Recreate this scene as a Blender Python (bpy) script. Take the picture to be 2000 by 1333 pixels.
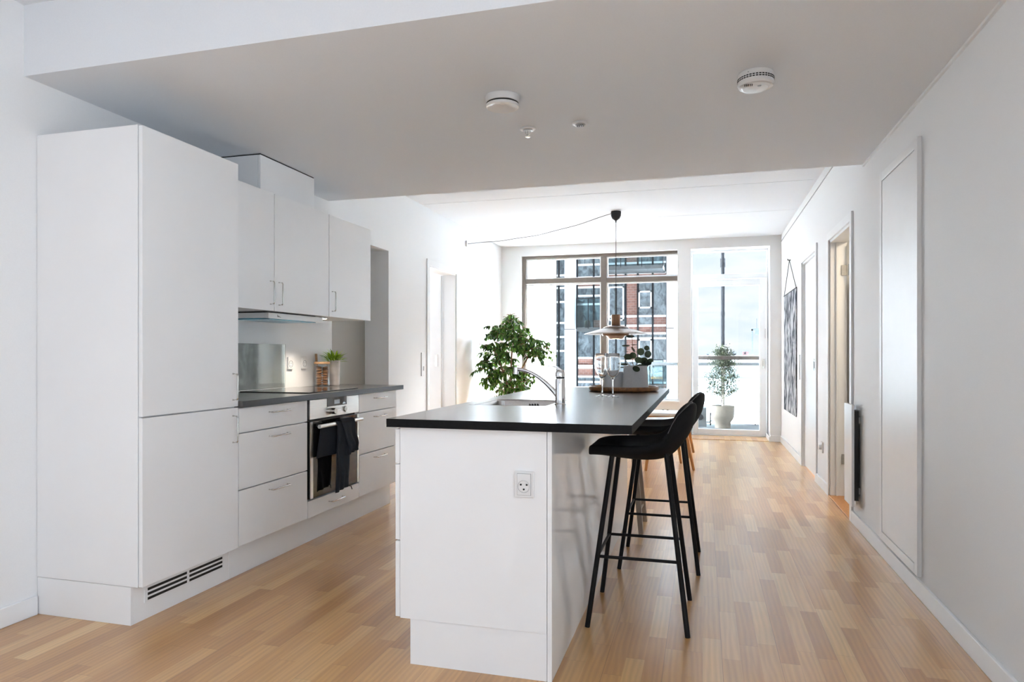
import bpy, bmesh, math, random
from mathutils import Vector, Matrix
from math import sin, cos, pi, radians
random.seed(7)
S = bpy.context.scene
for o in list(bpy.data.objects): bpy.data.objects.remove(o)
C = S.collection

# ---------------------------------------------------------------- camera
cam = bpy.data.cameras.new('camera'); camo = bpy.data.objects.new('camera', cam); C.objects.link(camo)
cam.sensor_width = 36.0; cam.lens = 24.0
camo.location = (0, 0, 1.12); camo.rotation_euler = (radians(90), 0, radians(15.63))
cam.shift_y = 26.5/2000; cam.clip_end = 6000; cam.clip_start = .05
S.camera = camo
# ---------------------------------------------------------------- colour
S.view_settings.view_transform = 'Standard'; S.view_settings.look = 'None'
S.view_settings.exposure = 1.02; S.view_settings.gamma = 1.0
S.view_settings.use_curve_mapping = False
# ---------------------------------------------------------------- world: pale cloudy sky, brighter overhead
SKYGLOW = 315.0
w = bpy.data.worlds.new('sky'); S.world = w; w.use_nodes = True
nt = w.node_tree; N = nt.nodes; L = nt.links; N.clear()
out = N.new('ShaderNodeOutputWorld'); bg = N.new('ShaderNodeBackground')
tc = N.new('ShaderNodeTexCoord'); sep = N.new('ShaderNodeSeparateXYZ')
L.new(tc.outputs['Generated'], sep.inputs[0])
mp = N.new('ShaderNodeMapping'); mp.inputs['Scale'].default_value = (1.6, 1.6, 5.0)
L.new(tc.outputs['Generated'], mp.inputs[0])
nz = N.new('ShaderNodeTexNoise'); nz.inputs['Scale'].default_value = 7.0; nz.inputs['Detail'].default_value = 5
L.new(mp.outputs[0], nz.inputs['Vector'])
cr = N.new('ShaderNodeValToRGB'); cr.color_ramp.elements[0].position = .40; cr.color_ramp.elements[1].position = .60
cr.color_ramp.elements[0].color = (.66, .745, .84, 1); cr.color_ramp.elements[1].color = (.79, .82, .86, 1)
L.new(nz.outputs[0], cr.inputs[0])
st = N.new('ShaderNodeMapRange'); st.interpolation_type = 'SMOOTHSTEP'
st.inputs[1].default_value = .20; st.inputs[2].default_value = .85
st.inputs[3].default_value = .66; st.inputs[4].default_value = 2.3
L.new(sep.outputs[2], st.inputs[0])
# broad glow of the sun behind thin cloud, high over the harbour
gd = Vector((.60, .58, .58)).normalized()
dt = N.new('ShaderNodeVectorMath'); dt.operation = 'DOT_PRODUCT'; dt.inputs[1].default_value = gd
L.new(tc.outputs['Generated'], dt.inputs[0])
gl = N.new('ShaderNodeMapRange'); gl.interpolation_type = 'SMOOTHSTEP'
gl.inputs[1].default_value = .885; gl.inputs[2].default_value = .99; gl.inputs[3].default_value = 0; gl.inputs[4].default_value = SKYGLOW
L.new(dt.outputs['Value'], gl.inputs[0])
ad = N.new('ShaderNodeMath'); ad.operation = 'ADD'; L.new(st.outputs[0], ad.inputs[0]); L.new(gl.outputs[0], ad.inputs[1])
L.new(cr.outputs[0], bg.inputs[0]); L.new(ad.outputs[0], bg.inputs[1]); L.new(bg.outputs[0], out.inputs[0])

def area(name, loc, rot, sx, sy, power, col=(1, 1, 1)):
    d = bpy.data.lights.new(name, 'AREA'); d.shape = 'RECTANGLE'; d.size = sx; d.size_y = sy
    d.energy = power; d.color = col
    o = bpy.data.objects.new(name, d); C.objects.link(o); o.location = loc; o.rotation_euler = rot
    return o
def portal(loc, rot, sx, sy):
    o = area('window_portal', loc, rot, sx, sy, 1); o.data.cycles.is_portal = True
    return o
# fill lights added outside guessed windows around the camera; daylight at the bedroom window
area('fill_light_south', (-1.0, -3.45, 1.45), (radians(90), 0, 0), 3.0, 2.2, 7, (.86, .95, 1.10))
area('fill_light_west', (-3.15, .05, 1.2), (radians(90), 0, radians(-90)), 3.0, 2.2, 4, (.86, .95, 1.10))
area('fill_light_east', (1.30, -.35, 1.2), (radians(90), 0, radians(90)), 3.2, 2.2, 28, (.88, .955, 1.07))
area('daylight_bedroom_window', (-3.9, 9.75, 1.6), (radians(90), 0, pi), 1.4, 1.5, 70, (.92, .97, 1.04))
portal((-1.4, 9.62, 1.5), (radians(90), 0, pi), 2.2, 2.0)
portal((.34, 9.94, 1.3), (radians(90), 0, pi), 1.0, 2.5)

# ---------------------------------------------------------------- materials
def mat(name, col=(.8, .8, .8), rough=.5, metal=0, spec=.5, **k):
    m = bpy.data.materials.new(name); m.use_nodes = True
    b = m.node_tree.nodes['Principled BSDF']
    b.inputs['Base Color'].default_value = (*col, 1); b.inputs['Roughness'].default_value = rough
    b.inputs['Metallic'].default_value = metal; b.inputs['Specular IOR Level'].default_value = spec
    for kk, v in k.items(): b.inputs[kk.replace('_', ' ')].default_value = v
    return m
def nodes(m): return m.node_tree.nodes, m.node_tree.links, m.node_tree.nodes['Principled BSDF']
def noisy(m, scale=(20, 20, 20), amt=.06, bump=0.0, detail=4, rough=0):
    n, l, b = nodes(m); c = b.inputs['Base Color'].default_value[:]
    t = n.new('ShaderNodeTexCoord'); p = n.new('ShaderNodeMapping'); p.inputs['Scale'].default_value = scale
    l.new(t.outputs['Object'], p.inputs[0]); z = n.new('ShaderNodeTexNoise'); z.inputs['Scale'].default_value = 1
    z.inputs['Detail'].default_value = detail; l.new(p.outputs[0], z.inputs['Vector'])
    r = n.new('ShaderNodeValToRGB'); r.color_ramp.elements[0].position = .3; r.color_ramp.elements[1].position = .7
    r.color_ramp.elements[0].color = (*[x*(1-amt) for x in c[:3]], 1); r.color_ramp.elements[1].color = (*[min(1, x*(1+amt)) for x in c[:3]], 1)
    l.new(z.outputs[0], r.inputs[0]); l.new(r.outputs[0], b.inputs['Base Color'])
    if bump:
        bp = n.new('ShaderNodeBump'); bp.inputs['Strength'].default_value = bump; bp.inputs['Distance'].default_value = .002
        l.new(z.outputs[0], bp.inputs['Height']); l.new(bp.outputs[0], b.inputs['Normal'])
    return m
M = {}
M['wall'] = noisy(mat('white_wall_paint', (.87, .875, .88), .6, spec=.3), (220, 220, 220), .012, .10)
M['greige'] = noisy(mat('greige_alcove_wall', (.40, .40, .37), .6, spec=.3), (220, 220, 220), .012, .10)  # alcove walls, a darker grey than the white walls
M['ceil'] = noisy(mat('white_ceiling_paint', (.85, .88, .92), .8, spec=.2), (150, 150, 150), .012, .05)
M['trim'] = noisy(mat('white_trim_paint', (.88, .89, .90), .3), (8, 8, 8), .01)
M['cab'] = noisy(mat('white_cabinet_lacquer', (.91, .915, .925), .38), (3, 3, 3), .012)
M['gloss'] = noisy(mat('gloss_white_panel', (.91, .915, .92), .13), (3, 3, 3), .012)
M['black'] = mat('black_gap', (.01, .01, .01), .6)
M['steel'] = noisy(mat('brushed_steel', (.62, .61, .59), .3, 1), (4, 4, 300), .07)
M['steelh'] = noisy(mat('satin_steel_handle', (.55, .54, .52), .25, 1), (40, 40, 40), .05)
M['chrome'] = mat('chrome', (.80, .80, .81), .06, 1)
M['sinks'] = noisy(mat('sink_steel', (.52, .51, .50), .25, 1), (200, 8, 200), .08)
M['counter'] = noisy(mat('dark_grey_laminate', (.060, .054, .048), .27, spec=.9, Coat_Weight=.6, Coat_Roughness=.22), (90, 90, 90), .08)
M['walledge'] = noisy(mat('slate_laminate_edge', (.030, .036, .044), .45, spec=.5), (90, 90, 90), .08)
M['counteredge'] = noisy(mat('charcoal_laminate_edge', (.010, .010, .011), .6, spec=.12), (90, 90, 90), .15)
M['hob'] = mat('black_ceramic_glass', (.012, .012, .013), .05, spec=.7)
M['oveng'] = mat('black_oven_glass', (.012, .012, .013), .04, spec=.8)
M['disp'] = mat('grey_display', (.35, .42, .48), .3)
M['fabric'] = noisy(mat('black_shell_fabric', (.0045, .0047, .006), .75, spec=.25), (400, 400, 400), .3, .3)
M['blackm'] = noisy(mat('black_powder_coated_steel', (.008, .008, .009), .5, spec=.2), (60, 60, 60), .1)
M['piping'] = mat('grey_piping', (.07, .07, .075), .6)
M['towel'] = noisy(mat('black_cotton_towel', (.022, .026, .034), .9, spec=.15), (300, 300, 300), .25, .4)
M['oakleg'] = noisy(mat('oiled_oak_leg', (.46, .20, .06), .45), (60, 60, 6), .2)
M['bronze'] = noisy(mat('taupe_painted_leg', (.34, .26, .20), .45), (50, 50, 5), .1)
M['tray'] = noisy(mat('acacia_wood', (.22, .095, .03), .4), (50, 6, 50), .45, .1)
M['pot'] = noisy(mat('matt_grey_ceramic', (.50, .51, .53), .6), (80, 80, 80), .04)
M['whitepot'] = noisy(mat('glazed_beige_ceramic', (.72, .64, .58), .25), (4, 4, 18), .12)
M['claypot'] = noisy(mat('pale_clay', (.12, .105, .085), .8), (30, 30, 60), .06)
M['soil'] = noisy(mat('soil', (.04, .028, .02), .95), (80, 80, 80), .4, .6)
M['bark'] = noisy(mat('brown_bark', (.20, .10, .05), .8), (30, 30, 90), .3, .5)
M['barkg'] = noisy(mat('grey_bark', (.35, .32, .28), .85), (30, 30, 90), .25, .5)
M['copper'] = noisy(mat('brushed_copper_metal', (.17, .095, .058), .32, 1), (30, 30, 200), .08)
M['alu'] = noisy(mat('brushed_aluminium_shade', (.24, .21, .19), .3, 1), (30, 30, 200), .05)
M['frame'] = noisy(mat('taupe_window_frame', (.17, .145, .125), .5, spec=.2), (6, 6, 6), .03)
M['railt'] = noisy(mat('taupe_rail_paint', (.12, .10, .088), .5, spec=.2), (6, 6, 6), .03)
M['greym'] = noisy(mat('grey_painted_metal', (.014, .016, .019), .6, spec=.1), (10, 10, 10), .06)
M['deck'] = noisy(mat('grey_balcony_decking', (.05, .055, .06), .7), (3, 60, 3), .10)
M['water'] = noisy(mat('bright_pale_water', (.55, .58, .60), .6), (.05, .2, 1), .04)
M['concrete'] = noisy(mat('pale_rough_concrete', (.82, .81, .80), .8), (9, 9, 1.2), .07, .4)
M['whitefac'] = noisy(mat('white_facade_panel', (.84, .85, .87), .6), (1, 1, 1), .02)
M['tile'] = noisy(mat('dark_tile', (.05, .055, .06), .4), (20, 20, 20), .1)
M['light'] = mat('plastic_white', (.82, .82, .82), .35)
M['greypl'] = mat('grey_plastic', (.35, .35, .36), .4)
M['strap'] = noisy(mat('cork_brown', (.45, .27, .14), .7), (150, 150, 150), .2)
M['nut'] = noisy(mat('brown_biscuit', (.30, .14, .06), .8), (60, 60, 60), .35, .5)
M['cushion'] = noisy(mat('white_shell_plastic', (.78, .80, .83), .35), (4, 4, 4), .01)
M['filter'] = noisy(mat('blue_film_filter', (.10, .42, .62), .2, .6), (40, 40, 40), .15)
M['bluegrey'] = noisy(mat('blue_grey_steel', (.045, .053, .056), .5), (4, 4, 4), .05)
M['craneblue'] = mat('pale_teal_paint', (.040, .053, .058), .6)
M['farred'] = mat('far_red_roof', (.085, .050, .050), .8)
M['fargrey'] = mat('far_grey_wall', (.05, .065, .085), .8)
M['cable'] = mat('black_textile_cable', (.010, .010, .011), .6)

def emis(name, col, s):
    m = mat(name, col, .5); b = m.node_tree.nodes['Principled BSDF']
    b.inputs['Emission Color'].default_value = (*col, 1); b.inputs['Emission Strength'].default_value = s
    return m
M['bulb'] = emis('warm_lamp_glow', (1, .72, .42), 4)
M['spot'] = emis('spot_lens', (1, .85, .65), 6)

def glassmat(name, tint=(1, 1, 1), refl=1.0, rough=0.0, ior=1.45):
    m = bpy.data.materials.new(name); m.use_nodes = True; n = m.node_tree.nodes; l = m.node_tree.links; n.clear()
    o = n.new('ShaderNodeOutputMaterial'); t = n.new('ShaderNodeBsdfTransparent'); g = n.new('ShaderNodeBsdfGlossy')
    t.inputs[0].default_value = (*tint, 1); g.inputs['Roughness'].default_value = rough
    f = n.new('ShaderNodeFresnel'); f.inputs[0].default_value = ior
    mu = n.new('ShaderNodeMath'); mu.operation = 'MULTIPLY'; mu.inputs[1].default_value = refl; mu.use_clamp = True
    l.new(f.outputs[0], mu.inputs[0]); x = n.new('ShaderNodeMixShader')
    l.new(mu.outputs[0], x.inputs[0]); l.new(t.outputs[0], x.inputs[1]); l.new(g.outputs[0], x.inputs[2]); l.new(x.outputs[0], o.inputs[0])
    return m
M['pane'] = glassmat('window_glass', (.97, .98, .98), .6)
M['splash'] = glassmat('splashback_glass', (.86, .88, .86), .6, .03)
M['farpane'] = None
g = mat('clear_wine_glass', (1, 1, 1), 0.0); b = g.node_tree.nodes['Principled BSDF']
b.inputs['Transmission Weight'].default_value = 1; b.inputs['IOR'].default_value = 1.45; M['wine'] = g
M['jar'] = glassmat('jar_glass', (.96, .97, .97), .45, .01)
M['balglass'] = glassmat('balcony_glass', (.80, .90, .92), 1.0)

def leafmat(name, c1, c2, tl=.3):
    m = mat(name, c1, .45, spec=.35); n, l, b = nodes(m)
    t = n.new('ShaderNodeNewGeometry'); r = n.new('ShaderNodeValToRGB')
    r.color_ramp.elements[0].color = (*c1, 1); r.color_ramp.elements[1].color = (*c2, 1)
    l.new(t.outputs['Random Per Island'], r.inputs[0]); l.new(r.outputs[0], b.inputs['Base Color'])
    tr = n.new('ShaderNodeBsdfTranslucent'); l.new(r.outputs[0], tr.inputs[0]); x = n.new('ShaderNodeMixShader'); x.inputs[0].default_value = tl
    o = n['Material Output']; l.new(b.outputs[0], x.inputs[1]); l.new(tr.outputs[0], x.inputs[2]); l.new(x.outputs[0], o.inputs[0])
    return m
M['ficus'] = leafmat('ficus_leaf', (.008, .03, .006), (.12, .26, .03))
M['olive'] = leafmat('grey_green_leaf', (.022, .036, .022), (.085, .105, .055), .1)
M['grassy'] = leafmat('bright_green_leaf', (.08, .22, .01), (.55, .75, .05))
M['euca'] = leafmat('dark_round_leaf', (.012, .022, .016), (.05, .07, .035))

def woodfloor():
    m = mat('oak_strip_parquet', (.5, .3, .15), .22, spec=.6, Coat_Weight=.6, Coat_Roughness=.24); n, l, b = nodes(m)
    def mth(op, a, bb=None):
        x = n.new('ShaderNodeMath'); x.operation = op
        for i, v in enumerate((a, bb)):
            if v is None: continue
            if isinstance(v, (int, float)): x.inputs[i].default_value = v
            else: l.new(v, x.inputs[i])
        return x.outputs[0]
    t = n.new('ShaderNodeTexCoord'); s = n.new('ShaderNodeSeparateXYZ'); l.new(t.outputs['Object'], s.inputs[0])
    X, Y = s.outputs[0], s.outputs[1]
    row = mth('FLOOR', mth('DIVIDE', X, .068))
    wn = n.new('ShaderNodeTexWhiteNoise'); wn.noise_dimensions = '1D'; l.new(row, wn.inputs['W'])
    v = mth('ADD', mth('DIVIDE', Y, .48), mth('MULTIPLY', wn.outputs[0], 17.0))
    br = mth('FLOOR', v); cmb = n.new('ShaderNodeCombineXYZ'); l.new(row, cmb.inputs[0]); l.new(br, cmb.inputs[1])
    w2 = n.new('ShaderNodeTexWhiteNoise'); w2.noise_dimensions = '3D'; l.new(cmb.outputs[0], w2.inputs['Vector'])
    r = n.new('ShaderNodeValToRGB'); e = r.color_ramp.elements
    e[0].position = 0; e[0].color = (.46, .225, .072, 1); e[1].position = 1; e[1].color = (.69, .42, .17, 1)
    for p, c in ((.25, (.54, .275, .092, 1)), (.6, (.59, .318, .112, 1)), (.85, (.64, .358, .138, 1))):
        q = e.new(p); q.color = c
    l.new(w2.outputs['Value'], r.inputs[0])
    # grain
    sc = n.new('ShaderNodeCombineXYZ'); l.new(mth('MULTIPLY', X, 55.0), sc.inputs[0]); l.new(mth('MULTIPLY', Y, 2.2), sc.inputs[1])
    l.new(mth('MULTIPLY', w2.outputs['Value'], 40.0), sc.inputs[2])
    g = n.new('ShaderNodeTexNoise'); g.inputs['Scale'].default_value = 1; g.inputs['Detail'].default_value = 6; g.inputs['Distortion'].default_value = .8
    l.new(sc.outputs[0], g.inputs['Vector'])
    sc2 = n.new('ShaderNodeCombineXYZ'); l.new(mth('MULTIPLY', X, 16.0), sc2.inputs[0]); l.new(mth('MULTIPLY', Y, 2.0), sc2.inputs[1]); l.new(mth('MULTIPLY', w2.outputs['Value'], 90.0), sc2.inputs[2])
    wv = n.new('ShaderNodeTexWave'); wv.inputs['Scale'].default_value = .9; wv.inputs['Distortion'].default_value = 7; wv.inputs['Detail'].default_value = 2
    l.new(sc2.outputs[0], wv.inputs['Vector'])
    gg = mth('ADD', mth('MULTIPLY', g.outputs[0], .42), mth('MULTIPLY', wv.outputs[1], .14))
    gr = n.new('ShaderNodeMapRange'); l.new(gg, gr.inputs[0]); gr.inputs[1].default_value = .1; gr.inputs[2].default_value = .5
    gr.inputs[3].default_value = .80; gr.inputs[4].default_value = 1.13
    mx = n.new('ShaderNodeMix'); mx.data_type = 'RGBA'; mx.blend_type = 'MULTIPLY'; mx.inputs[0].default_value = 1
    l.new(r.outputs[0], mx.inputs[6]); l.new(gr.outputs[0], mx.inputs[7])
    # joints (thin): ends and edges; wider seam every third strip
    fx = mth('FRACT', mth('DIVIDE', X, .068)); fy = mth('FRACT', v); f3 = mth('FRACT', mth('DIVIDE', X, .204))
    j = mth('MAXIMUM', mth('MULTIPLY', mth('LESS_THAN', fx, .012), .35), mth('MAXIMUM', mth('MULTIPLY', mth('LESS_THAN', fy, .004), .5), mth('MULTIPLY', mth('LESS_THAN', f3, .009), .8)))
    dk = mth('SUBTRACT', 1.0, mth('MULTIPLY', j, .5))
    m2 = n.new('ShaderNodeMix'); m2.data_type = 'RGBA'; m2.blend_type = 'MULTIPLY'; m2.inputs[0].default_value = 1
    l.new(mx.outputs[2], m2.inputs[6]); l.new(dk, m2.inputs[7]); l.new(m2.outputs[2], b.inputs['Base Color'])
    rr = n.new('ShaderNodeMapRange'); l.new(g.outputs[0], rr.inputs[0]); rr.inputs[3].default_value = .28; rr.inputs[4].default_value = .36
    l.new(rr.outputs[0], b.inputs['Roughness'])
    return m
M['floor'] = woodfloor()
def brickmat():
    m = mat('red_brown_brick', (.30, .14, .10), .8); n, l, b = nodes(m)
    t = n.new('ShaderNodeTexCoord'); p = n.new('ShaderNodeMapping'); p.inputs['Rotation'].default_value = (radians(90), 0, 0)
    l.new(t.outputs['Object'], p.inputs[0]); k = n.new('ShaderNodeTexBrick'); k.inputs['Scale'].default_value = 3
    k.inputs[1].default_value = (.26, .125, .095, 1); k.inputs[2].default_value = (.20, .10, .08, 1); k.inputs[3].default_value = (.28, .21, .18, 1)
    l.new(p.outputs[0], k.inputs[0]); l.new(k.outputs[0], b.inputs['Base Color']); return m
M['brick'] = brickmat()
def farpane():
    m = mat('glazing_painted_reflections', (.3, .36, .4), .3, spec=.3); n, l, b = nodes(m)
    t = n.new('ShaderNodeTexCoord'); p = n.new('ShaderNodeMapping'); p.inputs['Scale'].default_value = (2.2, 1, 1.3)  # stretched noise paints blotchy reflections into the glazing colour
    l.new(t.outputs['Object'], p.inputs[0]); z = n.new('ShaderNodeTexNoise'); z.inputs['Scale'].default_value = 2.2; z.inputs['Detail'].default_value = 6
    z.inputs['Distortion'].default_value = 1.5; l.new(p.outputs[0], z.inputs['Vector'])
    r = n.new('ShaderNodeValToRGB'); e = r.color_ramp.elements; e[0].position = .36; e[0].color = (.055, .07, .082, 1); e[1].position = .66; e[1].color = (.20, .245, .27, 1)
    l.new(z.outputs[0], r.inputs[0]); l.new(r.outputs[0], b.inputs['Base Color']); return m
M['farpane'] = farpane()
def artmat():
    m = mat('black_white_brush_print', (.5, .5, .5), .9, spec=.08); n, l, b = nodes(m)
    t = n.new('ShaderNodeTexCoord'); p = n.new('ShaderNodeMapping'); p.inputs['Scale'].default_value = (1, 7, 1.3)
    l.new(t.outputs['Object'], p.inputs[0]); z = n.new('ShaderNodeTexNoise'); z.inputs['Scale'].default_value = 1.5; z.inputs['Detail'].default_value = 5
    z.inputs['Distortion'].default_value = 3.2; l.new(p.outputs[0], z.inputs['Vector'])
    r = n.new('ShaderNodeValToRGB'); e = r.color_ramp.elements; e[0].position = .46; e[0].color = (.018, .026, .04, 1); e[1].position = .60; e[1].color = (.72, .74, .76, 1)
    l.new(z.outputs[0], r.inputs[0]); l.new(r.outputs[0], b.inputs['Base Color']); return m
M['art'] = artmat()

# ---------------------------------------------------------------- helpers
W = {}     # world position of each root, for local coordinates
def props(o, label=None, cat=None, group=None, kind=None):
    if label: o['label'] = label
    if cat: o['category'] = cat
    if group: o['group'] = group
    if kind: o['kind'] = kind
    return o
def thing(name, loc, label, cat, group=None):
    o = bpy.data.objects.new(name, None); C.objects.link(o); o.location = loc; o.empty_display_size = .05
    W[o.name] = Vector(loc); return props(o, label, cat, group)
class MB:
    def __init__(s): s.bm = bmesh.new()
    def box(s, x0, x1, y0, y1, z0, z1):
        v = [s.bm.verts.new((x, y, z)) for x in (x0, x1) for y in (y0, y1) for z in (z0, z1)]
        for f in ((0, 1, 3, 2), (4, 6, 7, 5), (0, 4, 5, 1), (2, 3, 7, 6), (0, 2, 6, 4), (1, 5, 7, 3)):
            s.bm.faces.new([v[i] for i in f])
        return s
    def ring(s, c, t, r, n, ref=None):
        t = Vector(t).normalized(); a = Vector((0, 0, 1)) if abs(t.z) < .95 else Vector((1, 0, 0))
        if ref is not None: a = ref
        u = t.cross(a).normalized(); vv = t.cross(u)
        return [s.bm.verts.new(Vector(c) + (u*cos(2*pi*i/n) + vv*sin(2*pi*i/n))*r) for i in range(n)]
    def tube(s, pts, r, n=10, caps=True):
        pts = [Vector(p) for p in pts]; rs = r if isinstance(r, (list, tuple)) else [r]*len(pts)
        prev = None; fst = None
        for i, p in enumerate(pts):
            if i == 0: t = pts[1]-p
            elif i == len(pts)-1: t = p-pts[i-1]
            else: t = (pts[i+1]-p).normalized() + (p-pts[i-1]).normalized()
            t0 = (pts[-1]-pts[0]); ref = Vector((0, 0, 1)) if abs(t0.normalized().z) < .8 else Vector((1, 0, .01))
            if abs(t.normalized().dot(ref.normalized())) > .98: ref = Vector((.3, 1, .2))
            rg = s.ring(p, t, rs[i], n, ref)
            if prev:
                # align
                for k in range(n): s.bm.faces.new((prev[k], prev[(k+1) % n], rg[(k+1) % n], rg[k]))
            else: fst = rg
            prev = rg
        if caps: s.bm.faces.new(fst[::-1]); s.bm.faces.new(prev)
        return s
    def lathe(s, prof, c=(0, 0, 0), n=32, sx=1, sy=1, axis='z'):
        rings = []
        for r, z in prof:
            if r < 1e-6: rings.append([s.bm.verts.new(s._ax((0, 0, z), c, axis))])
            else: rings.append([s.bm.verts.new(s._ax((r*sx*cos(2*pi*i/n), r*sy*sin(2*pi*i/n), z), c, axis)) for i in range(n)])
        for a, b in zip(rings, rings[1:]):
            for i in range(n):
                j = (i+1) % n
                q = [a[i % len(a)], a[j % len(a)], b[j % len(b)], b[i % len(b)]]
                q2 = []
                for v in q:
                    if v not in q2: q2.append(v)
                if len(q2) > 2: s.bm.faces.new(q2)
        return s
    def _ax(s, p, c, axis):
        x, y, z = p
        if axis == 'x': x, y, z = z, x, y
        if axis == 'y': x, y, z = x, z, y
        return (c[0]+x, c[1]+y, c[2]+z)
    def poly(s, pts): s.bm.faces.new([s.bm.verts.new(p) for p in pts]); return s
    def prism(s, pts, d):
        a = [s.bm.verts.new(p) for p in pts]; b = [s.bm.verts.new(Vector(p)+Vector(d)) for p in pts]
        s.bm.faces.new(a[::-1]); s.bm.faces.new(b)
        for i in range(len(a)): j = (i+1) % len(a); s.bm.faces.new((a[i], a[j], b[j], b[i]))
        return s
    def grid(s, rows):
        vs = [[s.bm.verts.new(p) for p in r] for r in rows]
        for a, b in zip(vs, vs[1:]):
            for i in range(len(a)-1): s.bm.faces.new((a[i], a[i+1], b[i+1], b[i]))
        return s
    def build(s, name, m, parent=None, bevel=0, smooth=False, label=None, cat=None, group=None, kind=None, ang=35, seg=2, solid=0, sub=0, norm=True):
        if norm: bmesh.ops.recalc_face_normals(s.bm, faces=s.bm.faces)
        if parent is None:
            vs = [v.co for v in s.bm.verts]
            o0 = Vector(((min(v.x for v in vs)+max(v.x for v in vs))/2, (min(v.y for v in vs)+max(v.y for v in vs))/2, min(v.z for v in vs)))
        else: o0 = W[parent.name]
        bmesh.ops.translate(s.bm, verts=s.bm.verts, vec=-o0)
        me = bpy.data.meshes.new(name); s.bm.to_mesh(me); s.bm.free()
        o = bpy.data.objects.new(name, me); C.objects.link(o)
        if m is not None: me.materials.append(M[m] if isinstance(m, str) else m)
        if parent is None: o.location = o0
        else: o.parent = parent
        W[o.name] = o0
        if smooth:
            me.shade_smooth(); me.set_sharp_from_angle(angle=radians(ang))
        if solid: q = o.modifiers.new('solid', 'SOLIDIFY'); q.thickness = solid; q.offset = 0
        if sub: q = o.modifiers.new('sub', 'SUBSURF'); q.levels = sub; q.render_levels = sub
        if bevel:
            q = o.modifiers.new('bevel', 'BEVEL'); q.width = bevel; q.segments = seg; q.limit_method = 'ANGLE'; q.angle_limit = radians(40)
        return props(o, label, cat, group, kind)
def B(x0, x1, y0, y1, z0, z1): return MB().box(x0, x1, y0, y1, z0, z1)
def struct(mb, name, m, **k): return mb.build(name, m, kind='structure', **k)
def copy_tree(o, parent=None):
    c = o.copy(); C.objects.link(c)
    if parent: c.parent = parent
    for ch in [x for x in bpy.data.objects if x.parent == o]: copy_tree(ch, c)
    return c
def arc_handle(p0, p1, out, r=.004):
    p0, p1, out = Vector(p0), Vector(p1), Vector(out); d = (p1-p0).normalized(); k = .012
    pts = [p0, p0+out*.6]
    for a in range(0, 91, 30):
        t = radians(a); pts.append(p0+out*1 - out.normalized()*k + d*k + out.normalized()*k*sin(t) - d*k*cos(t))
    for a in range(0, 91, 30):
        t = radians(a); pts.append(p1+out*1 - out.normalized()*k - d*k + out.normalized()*k*cos(t) + d*k*sin(t))
    pts += [p1+out*.6, p1]
    return MB().tube(pts, r, 10)

# ================================================================ STRUCTURE
WL, WR, YB = -2.77, .965, 9.34
struct(B(-3.4, 1.085, -3.3, 9.9, -.12, 0), 'floor', 'floor')
# left wall
mb = MB()
mb.box(WL-.24, WL, -3.3, -1.5, 0, 2.8).box(WL-.24, WL, -1.5, 1.6, 0, .08).box(WL-.24, WL, -1.5, 1.6, 2.32, 2.8).box(WL-.24, WL, 1.6, 4.72, 0, 2.8).box(WL-.24, WL, 4.72, 5.71, 2.07, 2.8).box(WL-.24, WL, 5.71, 6.2, 0, 2.8)
mb.box(WL-.165, WL, 6.2, 6.67, 0, 2.8).box(WL-.165, WL, 6.67, 7.47, 2.05, 2.8).box(WL-.165, WL, 7.47, YB+.3, 0, 2.8)
struct(mb, 'wall_left', 'wall')
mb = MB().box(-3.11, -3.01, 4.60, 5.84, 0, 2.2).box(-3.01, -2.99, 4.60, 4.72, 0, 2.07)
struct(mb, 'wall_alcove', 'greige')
# right wall, two doorways
mb = MB()
mb.box(WR, WR+.12, -3.3, -2.0, 0, 2.8).box(WR, WR+.12, -2.0, 1.3, 0, .08).box(WR, WR+.12, -2.0, 1.3, 2.32, 2.8).box(WR, WR+.12, 1.3, 5.055, 0, 2.8).box(WR, WR+.12, 5.055, 5.865, 2.02, 2.8).box(WR, WR+.12, 5.865, 6.53, 0, 2.8)
mb.box(WR, WR+.12, 6.53, 7.40, 2.05, 2.8).box(WR, WR+.12, 7.40, YB+.3, 0, 2.8)
struct(mb, 'wall_right', 'wall')
# window wall (lining at the room side, carrying wall behind it)
def winwall():
    mb = MB()
    for y0, y1, wx0, wx1, wz0, wz1, dx0, dx1, dz in ((YB, 9.40, -2.485, -.328, .50, 2.515, -.155, .83, 2.52), (9.40, 9.93, -2.485, -.26, .47, 2.535, -.175, .85, 2.56)):
        mb.box(WL-.2, wx0, y0, y1, 0, 2.8).box(wx0, wx1, y0, y1, 0, wz0).box(wx0, wx1, y0, y1, wz1, 2.8)
        mb.box(wx1, dx0, y0, y1, 0, 2.8).box(dx0, dx1, y0, y1, dz, 2.8).box(dx1, 1.10, y0, y1, 0, 2.8)
    return mb
struct(winwall(), 'wall_window', 'wall')
struct(MB().box(-3.2, -2.6, -3.3, -3.2, 0, 2.8).box(.6, 1.1, -3.3, -3.2, 0, 2.8).box(-2.6, .6, -3.3, -3.2, 0, .3).box(-2.6, .6, -3.3, -3.2, 2.5, 2.8), 'wall_behind', 'wall')
# ceilings
struct(B(-3.1, 1.1, -3.3, 2.232, 2.60, 2.8), 'ceiling', 'ceil')
struct(B(WL, WR, 2.228, 4.67, 2.30, 2.7), 'ceiling_soffit', 'ceil')
struct(B(-3.1, 1.1, 4.67, 9.9, 2.655, 2.8), 'ceiling_living', 'ceil')
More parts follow.
